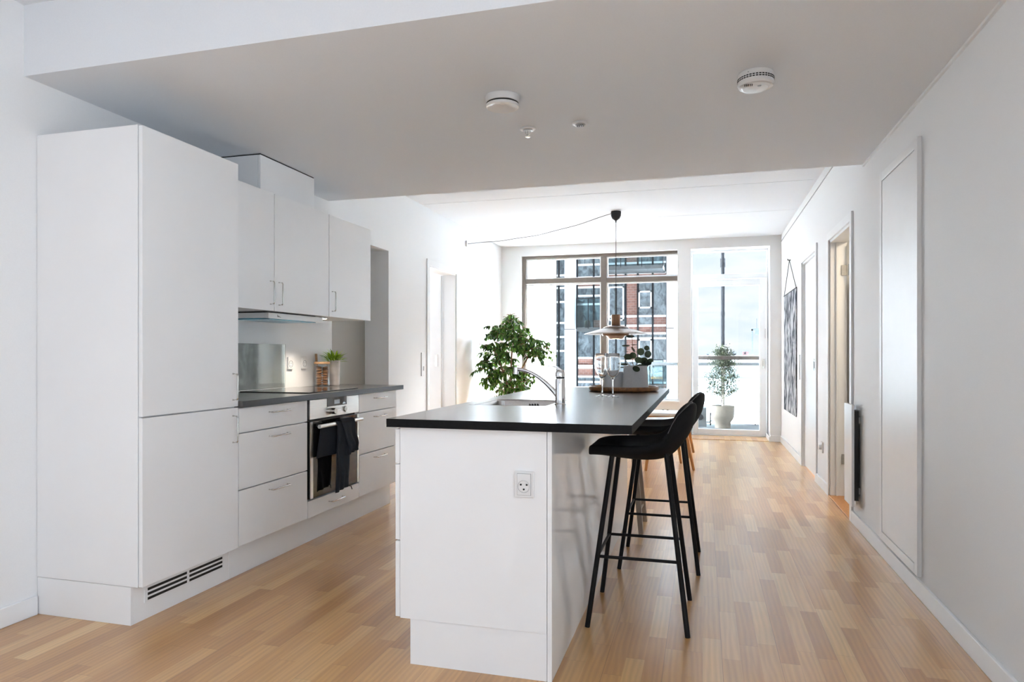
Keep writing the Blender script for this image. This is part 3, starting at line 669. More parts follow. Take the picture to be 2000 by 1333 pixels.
# faucet
FXx, FY = -.636, 3.10
t = thing('kitchen_tap', (FXx, FY, CZ), 'chrome single-lever kitchen tap with a curved spout beside the sink', 'tap')
MB().lathe([(0, .0), (.027, .0), (.027, .004), (.0235, .007), (.0235, .118), (.0225, .121), (0, .121)], (FXx, FY, CZ), 32).build('tap_body', 'chrome', t, smooth=True)
MB().lathe([(0, .122), (.0205, .122), (.0205, .128), (0, .128)], (FXx, FY, CZ), 32).build('joint_ring', 'black', t)
lv = MB()
prof = [(-.662, .0235, 1.016, 1.036), (-.652, .0235, 1.017, 1.047), (-.636, .0235, 1.017, 1.056), (-.622, .023, 1.017, 1.050), (-.613, .016, 1.017, 1.034)]
lv.lathe([(0, .0), (.0225, 0), (.0235, .012), (.022, .024), (.016, .032), (0, .036)], (FXx, FY, CZ+.129), 28)
pts = [(-.625, FY, 1.045), (-.645, FY, 1.058), (-.668, FY, 1.065), (-.700, FY, 1.067), (-.716, FY, 1.065)]
for (a, b_), (w0, w1), (h0, h1) in zip(zip(pts, pts[1:]), ((.017, .015), (.015, .013), (.013, .011), (.011, .009)), ((.012, .010), (.010, .007), (.007, .004), (.004, .003))):
    va = [lv.bm.verts.new((a[0], a[1]+sy*w0, a[2]+sz*h0/2)) for sy, sz in ((-1, -1), (1, -1), (1, 1), (-1, 1))]
    vb = [lv.bm.verts.new((b_[0], b_[1]+sy*w1, b_[2]+sz*h1/2)) for sy, sz in ((-1, -1), (1, -1), (1, 1), (-1, 1))]
    for i in range(4): lv.bm.faces.new((va[i], va[(i+1) % 4], vb[(i+1) % 4], vb[i]))
    lv.bm.faces.new(va); lv.bm.faces.new(vb)
lv.build('lever', 'chrome', t, smooth=True, ang=50)
sp_ = []
for i in range(15):
    f = i/14; x = -.650-.190*f; z = .932+.118*(1-(1-f)**1.9); sp_.append((x, FY, z))
MB().tube(sp_, [.0125-.0035*min(1, i/8) for i in range(15)], 16).build('spout', 'chrome', t, smooth=True, ang=60)
MB().tube([(-.846, FY, 1.060), (-.848, FY, 1.028)], .0125, 16).build('spout_nozzle', 'chrome', t, smooth=True, ang=50)

# taupe A-shaped trestle under the overhang
def beam(mb, p0, p1, a, b_):
    p0, p1 = Vector(p0), Vector(p1); A = Vector(a); Bv = Vector(b_)
    v0 = [mb.bm.verts.new(p0+A*s+Bv*u) for s, u in ((-1, -1), (1, -1), (1, 1), (-1, 1))]
    v1 = [mb.bm.verts.new(p1+A*s*1.5+Bv*u) for s, u in ((-1, -1), (1, -1), (1, 1), (-1, 1))]
    mb.bm.faces.new(v0[::-1]); mb.bm.faces.new(v1)
    for i in range(4): mb.bm.faces.new((v0[i], v0[(i+1) % 4], v1[(i+1) % 4], v1[i]))
    return mb
t = thing('trestle_support', (-.42, 4.49, 0), 'taupe splayed leg support under the far end of the island overhang', 'table leg')
for p0, p1 in (((-.373, 4.33, 0), (-.462, 4.47, .857)), ((-.374, 4.655, 0), (-.455, 4.53, .857))):
    l_ = beam(MB(), p0, p1, (.015, 0, 0), (0, .016, 0)).build('leg', 'bronze', t, bevel=.002)
MB().tube([(-.390, 4.35, .12), (-.385, 4.635, .12)], .006, 8).build('crossbar', 'bronze', t)

# ================================================================ BAR STOOLS
def bar_stool():
    t = thing('bar_stool', (0, 0, 0), '', 'bar stool')
    # spine: (x, z, half width, edge raise, edge forward)
    SP = [(-.213, .718, .100, .000, 0), (-.209, .730, .125, .002, 0), (-.188, .738, .155, .004, 0), (-.150, .738, .180, .010, 0), (-.090, .730, .198, .022, 0), (-.020, .723, .206, .030, 0), (.050, .722, .207, .036, 0),
          (.108, .732, .204, .050, -.012), (.150, .760, .197, .052, -.036), (.178, .800, .184, .046, -.050), (.193, .840, .164, .036, -.046), (.200, .873, .134, .024, -.030), (.202, .897, .092, .012, -.015), (.199, .910, .048, .003, -.005)]
    def surf(off):
        rows = []
        for i, (x, z, hw, er, ef) in enumerate(SP):
            a = SP[max(0, i-1)]; b_ = SP[min(len(SP)-1, i+1)]; tx, tz = b_[0]-a[0], b_[1]-a[1]; ll = math.hypot(tx, tz); nx, nz = (tz/ll, -tx/ll) if i > 2 else (0, -1)
            r = []
            for k in range(13):
                s_ = -1+2*k/12; q = abs(s_)**2.4; th = off*(1-.30*q)*(.62 if i == 0 else .8 if i == 1 else .9 if i < 8 else .55)
                r.append((x+ef*q+nx*th, s_*hw, z+er*q+nz*th))
            rows.append(r)
        return rows
    top, bot = surf(0), surf(.058)
    mb = MB(); vt = [[mb.bm.verts.new(p) for p in r] for r in top]; vb = [[mb.bm.verts.new(p) for p in r] for r in bot]
    nr, nc = len(vt), 13
    for i in range(nr-1):
        for k in range(nc-1):
            mb.bm.faces.new((vt[i][k], vt[i][k+1], vt[i+1][k+1], vt[i+1][k])); mb.bm.faces.new((vb[i][k], vb[i+1][k], vb[i+1][k+1], vb[i][k+1]))
    for i in range(nr-1):
        for k in (0, nc-1): mb.bm.faces.new((vt[i][k], vt[i+1][k], vb[i+1][k], vb[i][k]))
    for k in range(nc-1):
        for i in (0, nr-1): mb.bm.faces.new((vt[i][k], vt[i][k+1], vb[i][k+1], vb[i][k]))
    sh = mb.build('seat_shell', 'fabric', t, smooth=True, ang=180, sub=2)
    edge = [Vector(b_[0]).lerp(Vector(a[0]), .45) + Vector((0, -.002, 0)) for a, b_ in zip(top, bot)][8:]
    tip = [Vector(b_).lerp(Vector(a), .45)+Vector((.0, 0, .002)) for a, b_ in zip(top[-1], bot[-1])][1:-1]
    edge2 = [Vector(b_[-1]).lerp(Vector(a[-1]), .45) + Vector((0, .002, 0)) for a, b_ in zip(top, bot)][8:][::-1]
    MB().tube(edge+tip+edge2, .0016, 6).build('piping', 'piping', sh, smooth=True)
    r = .0105
    for s_ in (-1, 1):
        MB().tube([(-.200, s_*.215, 0), (-.106, s_*.132, .712)], r, 12).build('leg', 'blackm', t, smooth=True, ang=60)
        MB().tube([(.200, s_*.215, 0), (.113, s_*.132, .712)], r, 12).build('leg', 'blackm', t, smooth=True, ang=60)
    def at(x0, x1, s_, z, zt=.69): f = z/zt; return (x0+(x1-x0)*f, s_*(.215-.08*f), z)
    zf = .285
    a0, a1, b0, b1 = at(-.2, -.108, -1, zf), at(.2, .115, -1, zf), at(-.2, -.108, 1, zf), at(.2, .115, 1, zf)
    mb = MB().tube([a0, a1], .0065, 10).tube([b0, b1], .0065, 10).tube([a0, b0], .0065, 10)
    mb.build('footrest', 'blackm', t, smooth=True, ang=60)
    return t
st1 = bar_stool(); st2 = copy_tree(st1)
st1.location = (-.258, 3.0, 0); st1['label'] = 'black shell bar stool with thin steel legs, the one nearer the camera'
st2.location = (-.222, 3.80, 0); st2['label'] = 'black shell bar stool behind the nearer stool, half hidden by it'
for s_ in (st1, st2): s_['group'] = 'bar stools along the island'

# ================================================================ ON THE ISLAND: tray, pots, glasses
TX, TY = -.487, 4.375
t = thing('serving_tray', (TX, TY, CZ), 'round dark wooden tray on the far end of the island worktop', 'tray')
MB().lathe([(0, .004), (.195, .004), (.195, 0), (.200, 0), (.216, .008), (.220, .020), (.218, .030), (.213, .032), (.207, .028), (.203, .016), (0, .014)], (TX, TY, CZ), 56).build('tray_body', 'tray', t, smooth=True)
def pot(x, y, z, r0, r1, h, nm, label, cat):
    t = thing(nm, (x, y, z), label, cat)
    MB().lathe([(0, 0), (r0-.004, 0), (r0, .004), (r1, h-.003), (r1-.003, h), (r1-.007, h-.003), (r1-.006, h-.025), (0, h-.025)], (x, y, z), 44).build('pot', 'pot', t, smooth=True)
    MB().lathe([(0, .0), (r1-.007, 0), (r1-.007, -.004), (0, -.004)], (x, y, z+h-.018), 28).build('soil', 'soil', t)
    return t
P1 = (-.410, 4.355); zt_ = CZ+.0145
p1 = pot(*P1, zt_, .081, .073, .148, 'potted_eucalyptus', 'dark round-leaved plant in the taller grey pot on the tray', 'potted plant')
random.seed(21)
stem = MB(); lv = MB()
def stemleaf(pts, leaves, r=.0022):
    stem.tube([(P1[0]+a, P1[1]+b_, zt_+.12+c) for a, b_, c in pts], r, 6)
def disc(cx, dy, cz, rad, tilt, turn, elong=1.0):
    c = Vector((P1[0]+cx, P1[1]+dy, zt_+.12+cz)); Mx = Matrix.Rotation(turn, 3, 'Z') @ Matrix.Rotation(tilt, 3, 'X')
    n = 14; vc = lv.bm.verts.new(c); vr = [lv.bm.verts.new(c+Mx @ Vector((rad*elong*cos(2*pi*i/n), rad*sin(2*pi*i/n)*(1), .10*rad))) for i in range(n)]
    for i in range(n): lv.bm.faces.new((vc, vr[i], vr[(i+1) % n]))
stemleaf([(-.005, 0, 0), (-.02, 0, .05), (-.015, 0, .12), (-.02, 0, .175), (-.022, 0, .225)], None)
stemleaf([(.005, 0, 0), (.03, .0, .03), (.06, 0, .055), (.085, 0, .085)], None)
stemleaf([(.0, -.02, 0), (.01, -.05, .03), (.03, -.07, .01)], None)
stemleaf([(0, 0, 0), (-.04, .01, .03), (-.07, .0, .075)], None)
for d_ in ((-.045, -.01, .082, .022, 1.1, .2, 1.2), (-.015, -.005, .092, .021, 1.3, .5, 1.1), (-.015, 0, .128, .020, 1.0, 1.2, .9), (-.032, 0, .210, .020, .5, .1, 1.3), (-.060, 0, .152, .016, .4, .1, 1.6), (-.01, 0, .158, .010, .3, 0, 1.8), (-.06, 0, .115, .012, .15, 0, 1.6),
           (.033, -.01, .115, .024, 1.4, .1, 1.0), (.078, 0, .100, .022, 1.45, -.2, 1.05), (.070, 0, .138, .017, 1.2, .2, 1.0), (.020, -.02, .062, .022, 1.2, .3, 1.1), (.050, 0, .058, .024, 1.1, -.3, 1.2), (.075, -.01, .045, .020, 1.0, .2, 1.3), (.092, 0, .060, .016, .9, .1, 1.2), (.055, .02, .035, .022, 1.2, .6, 1.1), (-.07, 0, .035, .014, .5, .2, 1.7), (-.085, .01, .015, .012, .3, .2, 1.5), (-.075, 0, .085, .012, .2, 0, 1.8), (.012, -.085, .008, .022, 1.0, .5, 1.1), (.035, -.03, .02, .02, 1.2, .1, 1.3)):
    disc(*d_)
stem.build('stem', 'bark', p1); lv.build('foliage', 'euca', p1, smooth=True, norm=False)
P2 = (-.548, 4.42)
pot(*P2, zt_, .074, .066, .106, 'plant_pot', 'shorter plain grey pot at the left of the tray, behind the wine glasses', 'pot')
def wine_glass(label):
    t = thing('wine_glass', (0, 0, 0), label, 'wine glass', 'wine glasses on the island')
    outer = [(.0, .0), (.036, .0), (.037, .0012), (.020, .004), (.007, .010), (.0042, .020), (.0038, .088), (.0055, .096), (.016, .106), (.032, .130), (.0415, .160), (.0435, .180), (.041, .210), (.0370, .238)]
    inner = [(.0362, .2385), (.0400, .210), (.0422, .180), (.0402, .160), (.031, .131), (.015, .1085), (.004, .1015), (0, .1005)]
    MB().lathe(outer+inner, (0, 0, 0), 40).build('glass_body', 'wine', t, smooth=True, ang=60)
    return t
g1 = wine_glass('left one of two stemmed wine glasses in front of the wooden tray'); g2 = copy_tree(g1)
g1.location = (-.543, 3.813, CZ+.0005); g2.location = (-.474, 3.737, CZ+.0005)
g2['label'] = 'right one of two stemmed wine glasses, slightly nearer the camera'

# ================================================================ PENDANT LAMP
LX, LY = -.895, 7.315
t = thing('pendant_lamp', (LX, LY, 1.28), 'pendant lamp with wide aluminium shade and copper tube on a black cord', 'pendant lamp')
MB().lathe([(0, 2.648), (.052, 2.648), (.055, 2.640), (.052, 2.600), (.040, 2.572), (.018, 2.556), (.008, 2.548), (.006, 2.530), (0, 2.530)], (LX, LY, 0), 32).build('ceiling_cup', 'blackm', t, smooth=True)
cb = MB().tube([(LX, LY, 2.54), (LX, LY, 1.545)], .0035, 8)
pts = []
for i in range(25):
    f = i/24; x = LX-.05+(-2.765-LX+.05)*f; y = LY+(7.84-LY)*f; z = 2.628+(2.466-2.628)*f-.075*sin(pi*f)**1.0*(1-.2*f)+.003*sin(f*23); pts.append((x, y, z))
cb.tube(pts, .0035, 6).build('cord', 'cable', t, smooth=True)
MB().lathe([(0, 1.545), (.046, 1.545), (.048, 1.540), (.048, 1.428), (.046, 1.424), (0, 1.424)], (LX, LY, 0), 32).build('tube', 'copper', t, smooth=True, ang=40)
MB().lathe([(.050, 1.430), (.085, 1.425), (.130, 1.410), (.132, 1.405), (.128, 1.402), (.050, 1.415)], (LX, LY, 0), 48).build('collar', 'alu', t, smooth=True, ang=60)
MB().lathe([(.100, 1.404), (.150, 1.396), (.220, 1.378), (.300, 1.352), (.337, 1.338), (.338, 1.336), (.300, 1.347), (.220, 1.373), (.150, 1.391), (.100, 1.399)], (LX, LY, 0), 64).build('main_shade', 'alu', t, smooth=True, ang=60)
MB().lathe([(.12, 1.376), (.205, 1.352), (.222, 1.346), (.205, 1.345), (.12, 1.368)], (LX, LY, 0), 64).build('middle_ring', 'copper', t, smooth=True, ang=60)
MB().lathe([(.150, 1.352), (.142, 1.320), (.140, 1.322), (.148, 1.354)], (LX, LY, 0), 48).build('lower_ring', 'copper', t, smooth=True)
MB().lathe([(.118, 1.335), (.085, 1.300), (.070, 1.288), (.068, 1.290), (.083, 1.303), (.115, 1.337)], (LX, LY, 0), 48).build('inner_reflector', 'copper', t, smooth=True)
MB().lathe([(0, 1.286), (.052, 1.290), (.060, 1.305), (.045, 1.34), (0, 1.36)], (LX, LY, 0), 28).build('bulb', 'bulb', t, smooth=True)
MB().box(-2.77, -2.748, 7.805, 7.865, 2.43, 2.50).build('cord_outlet', 'light', bevel=.003, label='small white outlet high on the left wall where the lamp cord ends', cat='outlet')

# ================================================================ CEILING DEVICES
t = thing('air_valve', (-.883, 2.98, 2.24), 'round white ventilation valve with a cone face on the lowered ceiling', 'air valve')
MB().lathe([(0, 0), (.077, 0), (.080, -.004), (.078, -.030), (.072, -.032), (0, -.032)], (-.883, 2.995, 2.2999), 48).build('rim', 'light', t, smooth=True, ang=40)
MB().lathe([(.0735, -.031), (.0735, -.040), (.060, -.040)], (-.883, 2.995, 2.2999), 48).build('air_gap', 'black', t)
MB().lathe([(.0745, -.038), (.0765, -.041), (.075, -.050), (.070, -.0515), (.066, -.050), (.008, -.030), (0, -.029), (0, -.028), (.060, -.036), (.0745, -.038)], (-.883, 2.995, 2.2999), 48).build('cone', 'light', t, smooth=True, ang=40)
SDX, SDY = .213, 3.035
t = thing('smoke_detector', (SDX, SDY, 2.235), 'larger round white smoke detector on the lowered ceiling, nearer the right wall', 'smoke detector')
MB().lathe([(0, 0), (.068, 0), (.071, -.003), (.073, -.034), (.073, -.048), (.068, -.056), (.058, -.058), (.050, -.064), (0, -.066)], (SDX, SDY, 2.2999), 56).build('housing', 'light', t, smooth=True, ang=25)
mb = MB()
for zr in (-.026, -.034):
    for i in range(36):
        a = 2*pi*i/36
        p = Vector((cos(a)*.0728, sin(a)*.0728, 0)); tn = Vector((-sin(a), cos(a), 0))*.0047; c = Vector((SDX, SDY, 2.2999+zr))
        o_ = p.normalized()*.0009
        mb.prism([c+p-tn+Vector((0, 0, -.0022)), c+p+tn+Vector((0, 0, -.0022)), c+p+tn+Vector((0, 0, .0022)), c+p-tn+Vector((0, 0, .0022))], o_)
mb.build('vent_slot', 'black', t)
mb = MB()
for i in range(5): mb.box(SDX-.047+i*.007, SDX-.044+i*.007, SDY-.052, SDY-.038, 2.2999-.0650, 2.2999-.0600)
mb.build('sounder_slot', 'black', t)
MB().lathe([(0, -.0665), (.007, -.0665), (.008, -.0655)], (SDX+.012, SDY-.035, 2.2999), 20).build('test_button', 'greypl', t)
mb = MB()
for i in range(7): mb.box(SDX-.035+i*.0055, SDX-.0315+i*.0055, SDY-.0655+.0006*i, SDY-.0640, 2.2999-.0155, 2.2999-.0125)
mb.build('marking', 'greypl', t)
for (x, y, nm, lb) in ((-.880, 3.45, 'fire_sprinkler', 'small chrome sprinkler head hanging from the lowered ceiling'), (-.601, 3.44, 'ceiling_sensor', 'small flush round ceiling sensor right of the sprinkler head')):
    t = thing(nm, (x, y, 2.26), lb, 'sprinkler' if 'sprink' in nm else 'sensor')
    MB().lathe([(0, 0), (.038, 0), (.041, -.003), (.038, -.008), (.026, -.010), (0, -.010)], (x, y, 2.2999), 36).build('rosette', 'light', t, smooth=True, ang=40)
    MB().lathe([(.026, -.0102), (.024, -.013), (0, -.013)], (x, y, 2.2999), 28).build('recess', 'greypl', t)
    if 'sprink' in nm:
        MB().tube([(x-.013, y, 2.288), (x-.011, y, 2.272), (x, y, 2.262)], .0022, 6).tube([(x+.013, y, 2.288), (x+.011, y, 2.272), (x, y, 2.262)], .0022, 6).tube([(x, y, 2.29), (x, y, 2.252)], .003, 8).build('frame_arms', 'steelh', t)
        MB().lathe([(0, -.044), (.013, -.043), (.013, -.045), (0, -.047)], (x, y, 2.2999), 16).build('deflector', 'steelh', t)
    else:
        mb = MB()
        for i in range(4): mb.box(x-.018+i*.010, x-.013+i*.010, y-.012, y+.012, 2.2999-.016, 2.2999-.013)
        mb.build('slot', 'black', t)

# ================================================================ RIGHT WALL THINGS
t = thing('wall_panel', (WR, 3.86, .1), 'tall flush white service panel with a thin frame on the right wall', 'wall panel')
MB().box(WR-.020, WR, 3.514, 3.560, .100, 2.122).box(WR-.020, WR, 4.165, 4.211, .100, 2.122).box(WR-.020, WR, 3.560, 4.165, .100, .146).box(WR-.020, WR, 3.560, 4.165, 2.076, 2.122).build('frame', 'trim', t, bevel=.002)
B(WR-.006, WR-.001, 3.558, 4.167, .145, 2.078).build('shadow_gap', 'black', t)
B(WR-.017, WR-.006, 3.5635, 4.1615, .1495, 2.0725).build('panel_door', 'trim', t, bevel=.001)
t = thing('radiator', (.935, 4.85, .15), 'slim white panel radiator standing off the right wall beside the open doorway', 'radiator')
B(.908, .924, 4.752, 4.985, .152, .800).build('front_panel', 'trim', t, bevel=.002)
B(.9245, .952, 4.765, 4.98, .19, .76).build('core', 'black', t)
for z in (.25, .70): B(.924, WR, 4.775, 4.80, z-.02, z+.02).build('bracket', 'greypl', t)
# wall textile
t = thing('wall_hanging', (WR-.01, 8.37, .45), 'tall black and white brush-stroke textile hanging on the right wall', 'wall hanging')
MB().box(WR-.012, WR-.006, 7.815, 8.925, .455, 1.830).build('fabric_sheet', 'art', t)
MB().tube([(WR-.010, 7.80, 1.832), (WR-.010, 8.94, 1.832)], .007, 8).build('rod', 'blackm', t)
MB().tube([(WR-.010, 7.82, 1.835), (WR-.014, 8.37, 2.20), (WR-.010, 8.92, 1.835)], .0035, 6).build('string', 'cable', t)
MB().tube([(WR-.001, 8.37, 2.20), (WR-.03, 8.37, 2.20), (WR-.032, 8.37, 2.215)], .006, 8).build('coat_peg', 'blackm', label='small black peg above the wall hanging', cat='peg')
B(WR-.010, WR, 7.585, 7.625, .86, 1.12).build('light_switch', 'light', bevel=.003, label='tall white switch plate between the wall hanging and the far right door', cat='switch')
MB().box(WR-.012, WR, 6.16, 6.24, .30, .39).lathe([(0, -.02), (.02, -.02), (.022, 0)], (WR-.012, 6.20, .345), 20, axis='x').build('power_socket', 'light', label='low white socket on the right wall between the two doorways', cat='socket')
t = thing('light_switch', (WL, 6.49, .90), 'white switch plate on the left wall beside the doorway', 'switch')
B(WL, WL+.010, 6.455, 6.510, .90, 1.14).build('plate', 'light', t, bevel=.003)
B(WL+.010, WL+.014, 6.49, 6.505, .955, 1.0).build('rocker', 'greypl', t)
# double socket under the window
for i, (x, lb) in enumerate(((-.515, 'left one of two small sockets on the wall below the window'), (-.455, 'right one of two small sockets on the wall below the window'))):
    t = thing('power_socket', (x, YB, .36), lb, 'socket')
    B(x-.035, x+.035, YB-.010, YB, .33, .40).build('plate', 'light', t, bevel=.002)
    B(x-.012, x+.012, YB-.0115, YB-.0095, .35, .385).build('opening', 'black', t)

# ================================================================ DINING SET (behind the island)
def dining_stool():
    t = thing('dining_stool', (0, 0, 0), '', 'stool')
    B(-.21, .21, -.20, .20, .418, .440).build('seat_base', 'oakleg', t, bevel=.006)
    B(-.225, .225, -.215, .215, .440, .478).build('seat_cushion', 'cushion', t, bevel=.016, seg=4, smooth=False)
    for sx in (-1, 1):
        for sy in (-1, 1):
            MB().tube([(sx*.235, sy*.215, 0), (sx*.2335, sy*.2135, .008), (sx*.16, sy*.15, .425)], [.010, .0135, .021], 12).build('leg', 'oakleg', t, smooth=True, ang=50)
    return t
c1 = dining_stool(); c2 = copy_tree(c1)
c1.location = (-.375, 6.95, 0); c1.rotation_euler = (0, 0, radians(18)); c1['label'] = 'white cushioned low stool with oak legs, just behind the bar stools'
c2.location = (-.36, 7.86, 0); c2.rotation_euler = (0, 0, radians(-6)); c2['label'] = 'white cushioned low stool with oak legs, farther back toward the window'
for c_ in (c1, c2): c_['group'] = 'low stools behind the island'
t = thing('dining_table', (-.98, 7.35, 0), 'white-topped dining table with tapered oak legs below the pendant lamp', 'table')
B(-1.50, -.55, 6.75, 8.25, .705, .73).build('tabletop', 'trim', t, bevel=.003)
for x in (-1.42, -.63):
    for y in (6.83, 8.17): MB().tube([(x, y, 0), (x+(.05 if x < -1 else -.05), y+(.05 if y < 7 else -.05), .705)], [.015, .025], 12).build('leg', 'oakleg', t, smooth=True)

# ================================================================ FICUS
FXc, FYc = -2.29, 8.2
t = thing('ficus_tree', (FXc, FYc, 0), 'leafy green ficus tree in the corner left of the window', 'potted plant')
MB().lathe([(0, 0), (.13, 0), (.14, .01), (.17, .27), (.165, .28), (.155, .27), (.15, .24), (0, .24)], (FXc, FYc, 0), 36).build('pot', 'claypot', t, smooth=True)
random.seed(4)
tr = MB(); lf = MB()
trunks = [[(FXc, FYc, .22), (FXc+.01, FYc, .5), (FXc-.02, FYc, .8), (FXc-.01, FYc, 1.1), (FXc+.02, FYc, 1.35)], [(FXc+.02, FYc, .22), (FXc+.03, FYc+.01, .55), (FXc+.07, FYc, .85), (FXc+.20, FYc-.02, 1.08), (FXc+.30, FYc, 1.2)],
          [(FXc-.02, FYc, .22), (FXc-.03, FYc, .6), (FXc-.12, FYc+.02, .9), (FXc-.22, FYc, 1.15)]]
for p in trunks: tr.tube(p, [.018, .016, .013, .010, .006][:len(p)], 8)
def branch(o, d, ln, n, lsz=.06):
    o, d = Vector(o), Vector(d).normalized(); pts = [o]; p = o.copy(); dd = d.copy()
    for i in range(6):
        dd = (dd+Vector((random.uniform(-.15, .15), random.uniform(-.15, .15), -.16))).normalized(); p = p+dd*ln/6; pts.append(p.copy())
    tr.tube(pts, [.004, .0035, .003, .003, .002, .002, .001], 5)
    for k in range(n):
        f = random.uniform(.15, 1)*5.99; i = int(f); q = pts[i].lerp(pts[i+1], f-i)
        side = Vector((random.uniform(-1, 1), random.uniform(-1, 1), random.uniform(-.6, .5)))
        ld = ((pts[i+1]-pts[i]).normalized()*.7+side*.8+Vector((0, 0, -.35)))
        leaf(lf, q, ld, (random.uniform(-.3, .3), random.uniform(-.3, .3), 1), random.uniform(.8, 1.2)*lsz, random.uniform(.8, 1.2)*lsz*.52, .12, .25)
# crown envelope taken as clusters round the trunks
cl = [(-.03, 1.50, 26), (.0, 1.58, 14), (-.20, 1.42, 28), (-.28, 1.38, 16), (.10, 1.42, 26), (.02, 1.30, 26), (-.18, 1.22, 26), (-.33, 1.18, 26), (-.28, 1.05, 26), (-.08, 1.08, 24), (.12, 1.20, 24), (.25, 1.28, 20), (.36, 1.22, 26), (.42, 1.14, 18), (.30, 1.12, 20), (-.36, .95, 18), (-.24, .86, 26), (-.08, .88, 20), (.08, .86, 26), (-.30, .74, 20), (-.14, .66, 20), (.02, .70, 20), (.14, .68, 22), (.22, .80, 14), (-.1, .55, 12)]
for cx, cz, n in cl:
    cx *= .93; cz = 1.12+(cz-1.12)*.93; n = int(n*1.9)
    for q in range(15):
        a = random.uniform(0, 2*pi); c = Vector((FXc+cx+random.uniform(-.08, .08), FYc+random.uniform(-.22, .22), cz+random.uniform(-.07, .07)))
        br_o = c-Vector((cos(a)*.06, sin(a)*.06, -.02))
        branch(br_o, (cos(a), sin(a)*.8, random.uniform(0, .6)), random.uniform(.10, .17), int(n*.34), .058)
    base = min((p for tk in trunks for p in tk), key=lambda p: (p[0]-(FXc+cx))**2+(p[2]-(cz-.15))**2)
    tr.tube([base, ((base[0]+FXc+cx)/2, FYc, (base[2]+cz)/2), (FXc+cx, FYc, cz)], [.006, .004, .002], 5)
tr.build('trunk', 'bark', t, smooth=True); 
for v in lf.bm.verts: v.co.x = max(v.co.x, WL+.02)
lf.build('foliage', 'ficus', t, smooth=True, norm=False)

# ================================================================ BALCONY AND OUTSIDE
struct(B(-.9, 1.24, 9.94, 11.75, -.14, -.01), 'floor_balcony', 'deck')
t = thing('balcony_railing', (.35, 11.6, 0), 'grey balcony railing with glass infill beyond the balcony door', 'railing')
B(-.9, 1.155, 11.58, 11.63, .940, .990).build('top_rail', 'bluegrey', t, bevel=.004)
B(-.9, 1.155, 11.60, 11.61, .02, .92).build('glass_infill', 'balglass', t)
MB().box(.800, .812, 11.56, 11.60, -.01, .70).build('post', 'greym', t)
B(-.142, .832, 9.955, 9.985, 1.048, 1.100).build('guard_rail', 'railt', bevel=.004, label='taupe horizontal guard bar across the balcony door glass', cat='guard rail')
t = thing('steel_column', (.31, 11.45, 0), 'dark grey vertical steel column rising from the balcony behind the potted tree', 'column')
MB().tube([(.307, 11.45, -.01), (.307, 11.45, 3.4)], .029, 14).build('pipe', 'greym', t, smooth=True)
MB().tube([(.307, 11.45, 2.52), (.307, 11.45, 2.66)], .040, 14).tube([(.307, 11.45, 1.74), (.307, 11.45, 1.80)], .032, 14).build('joint_collar', 'greym', t, smooth=True)
# tree in clay pot
TXc, TYc = .293, 11.0
t = thing('potted_tree', (TXc, TYc, -.01), 'small grey-green tree in a pale clay pot on the balcony', 'potted plant')
MB().lathe([(0, 0), (.115, 0), (.118, .03), (.118, .09), (.160, .15), (.172, .20), (.172, .345), (.166, .347), (.160, .335), (.158, .30), (0, .30)], (TXc, TYc, -.01), 40).build('pot', 'claypot', t, smooth=True, ang=40)
random.seed(9); tr = MB(); lf = MB()
tr.tube([(TXc, TYc, .28), (TXc+.01, TYc, .5), (TXc, TYc, .8), (TXc+.01, TYc, 1.15)], [.020, .016, .012, .005], 8)
for i in range(330):
    f = random.random(); z = .50+.72*f; a = random.uniform(0, 2*pi); R = (.30*(1-f)**.55+.07)*random.uniform(.4, 1)*(1.0 if f > .08 else .75)
    p0 = Vector((TXc, TYc, max(.42, z-.12))); p1 = Vector((TXc+R*cos(a)*1.02, TYc+R*sin(a), z+.02))
    if i % 3 == 0: tr.tube([p0, p0.lerp(p1, .5)+Vector((0, 0, .02)), p1], [.004, .003, .0015], 4)
    for k in range(22):
        q = p0.lerp(p1, random.uniform(.55, 1.05))+Vector((random.gauss(0, .022), random.gauss(0, .022), random.gauss(0, .022)))
        leaf(lf, q, (random.uniform(-1, 1), random.uniform(-1, 1), random.uniform(-.3, 1)), (0, 0, 1), random.uniform(.028, .046), .017, .1, .1, 2)
tr.build('trunk', 'barkg', t, smooth=True); lf.build('foliage', 'olive', t, smooth=True, norm=False)
t = thing('vent_unit', (-.06, 11.3, -.01), 'pale grey metal box with a round fan opening, left of the clay pot', 'ventilation unit')
B(-.17, .055, 11.1, 11.4, -.01, .285).build('casing', 'bluegrey', t, bevel=.006)
MB().lathe([(0, -.004), (.05, -.004), (.05, .004)], (-.045, 11.097, .14), 24, axis='y').build('fan_opening', 'greym', t)
MB().tube([(.055, 11.25, .05), (.115, 11.25, .05)], .010, 8).tube([(.115, 11.25, .0), (.115, 11.25, .20)], .010, 8).tube([(.09, 11.25, .07), (.15, 11.25, .07)], .008, 6).build('pipe', 'greym', t)
# unseen wall added right of the balcony to shade it from the glow
struct(B(1.16, 1.24, 9.93, 13.0, -.1, 3.3), 'wall_balcony_shade', 'wall')
# concrete side wall of this building
struct(B(-3.0, -2.62, 9.96, 12.4, -3, 4.4), 'wall_outside', 'concrete')
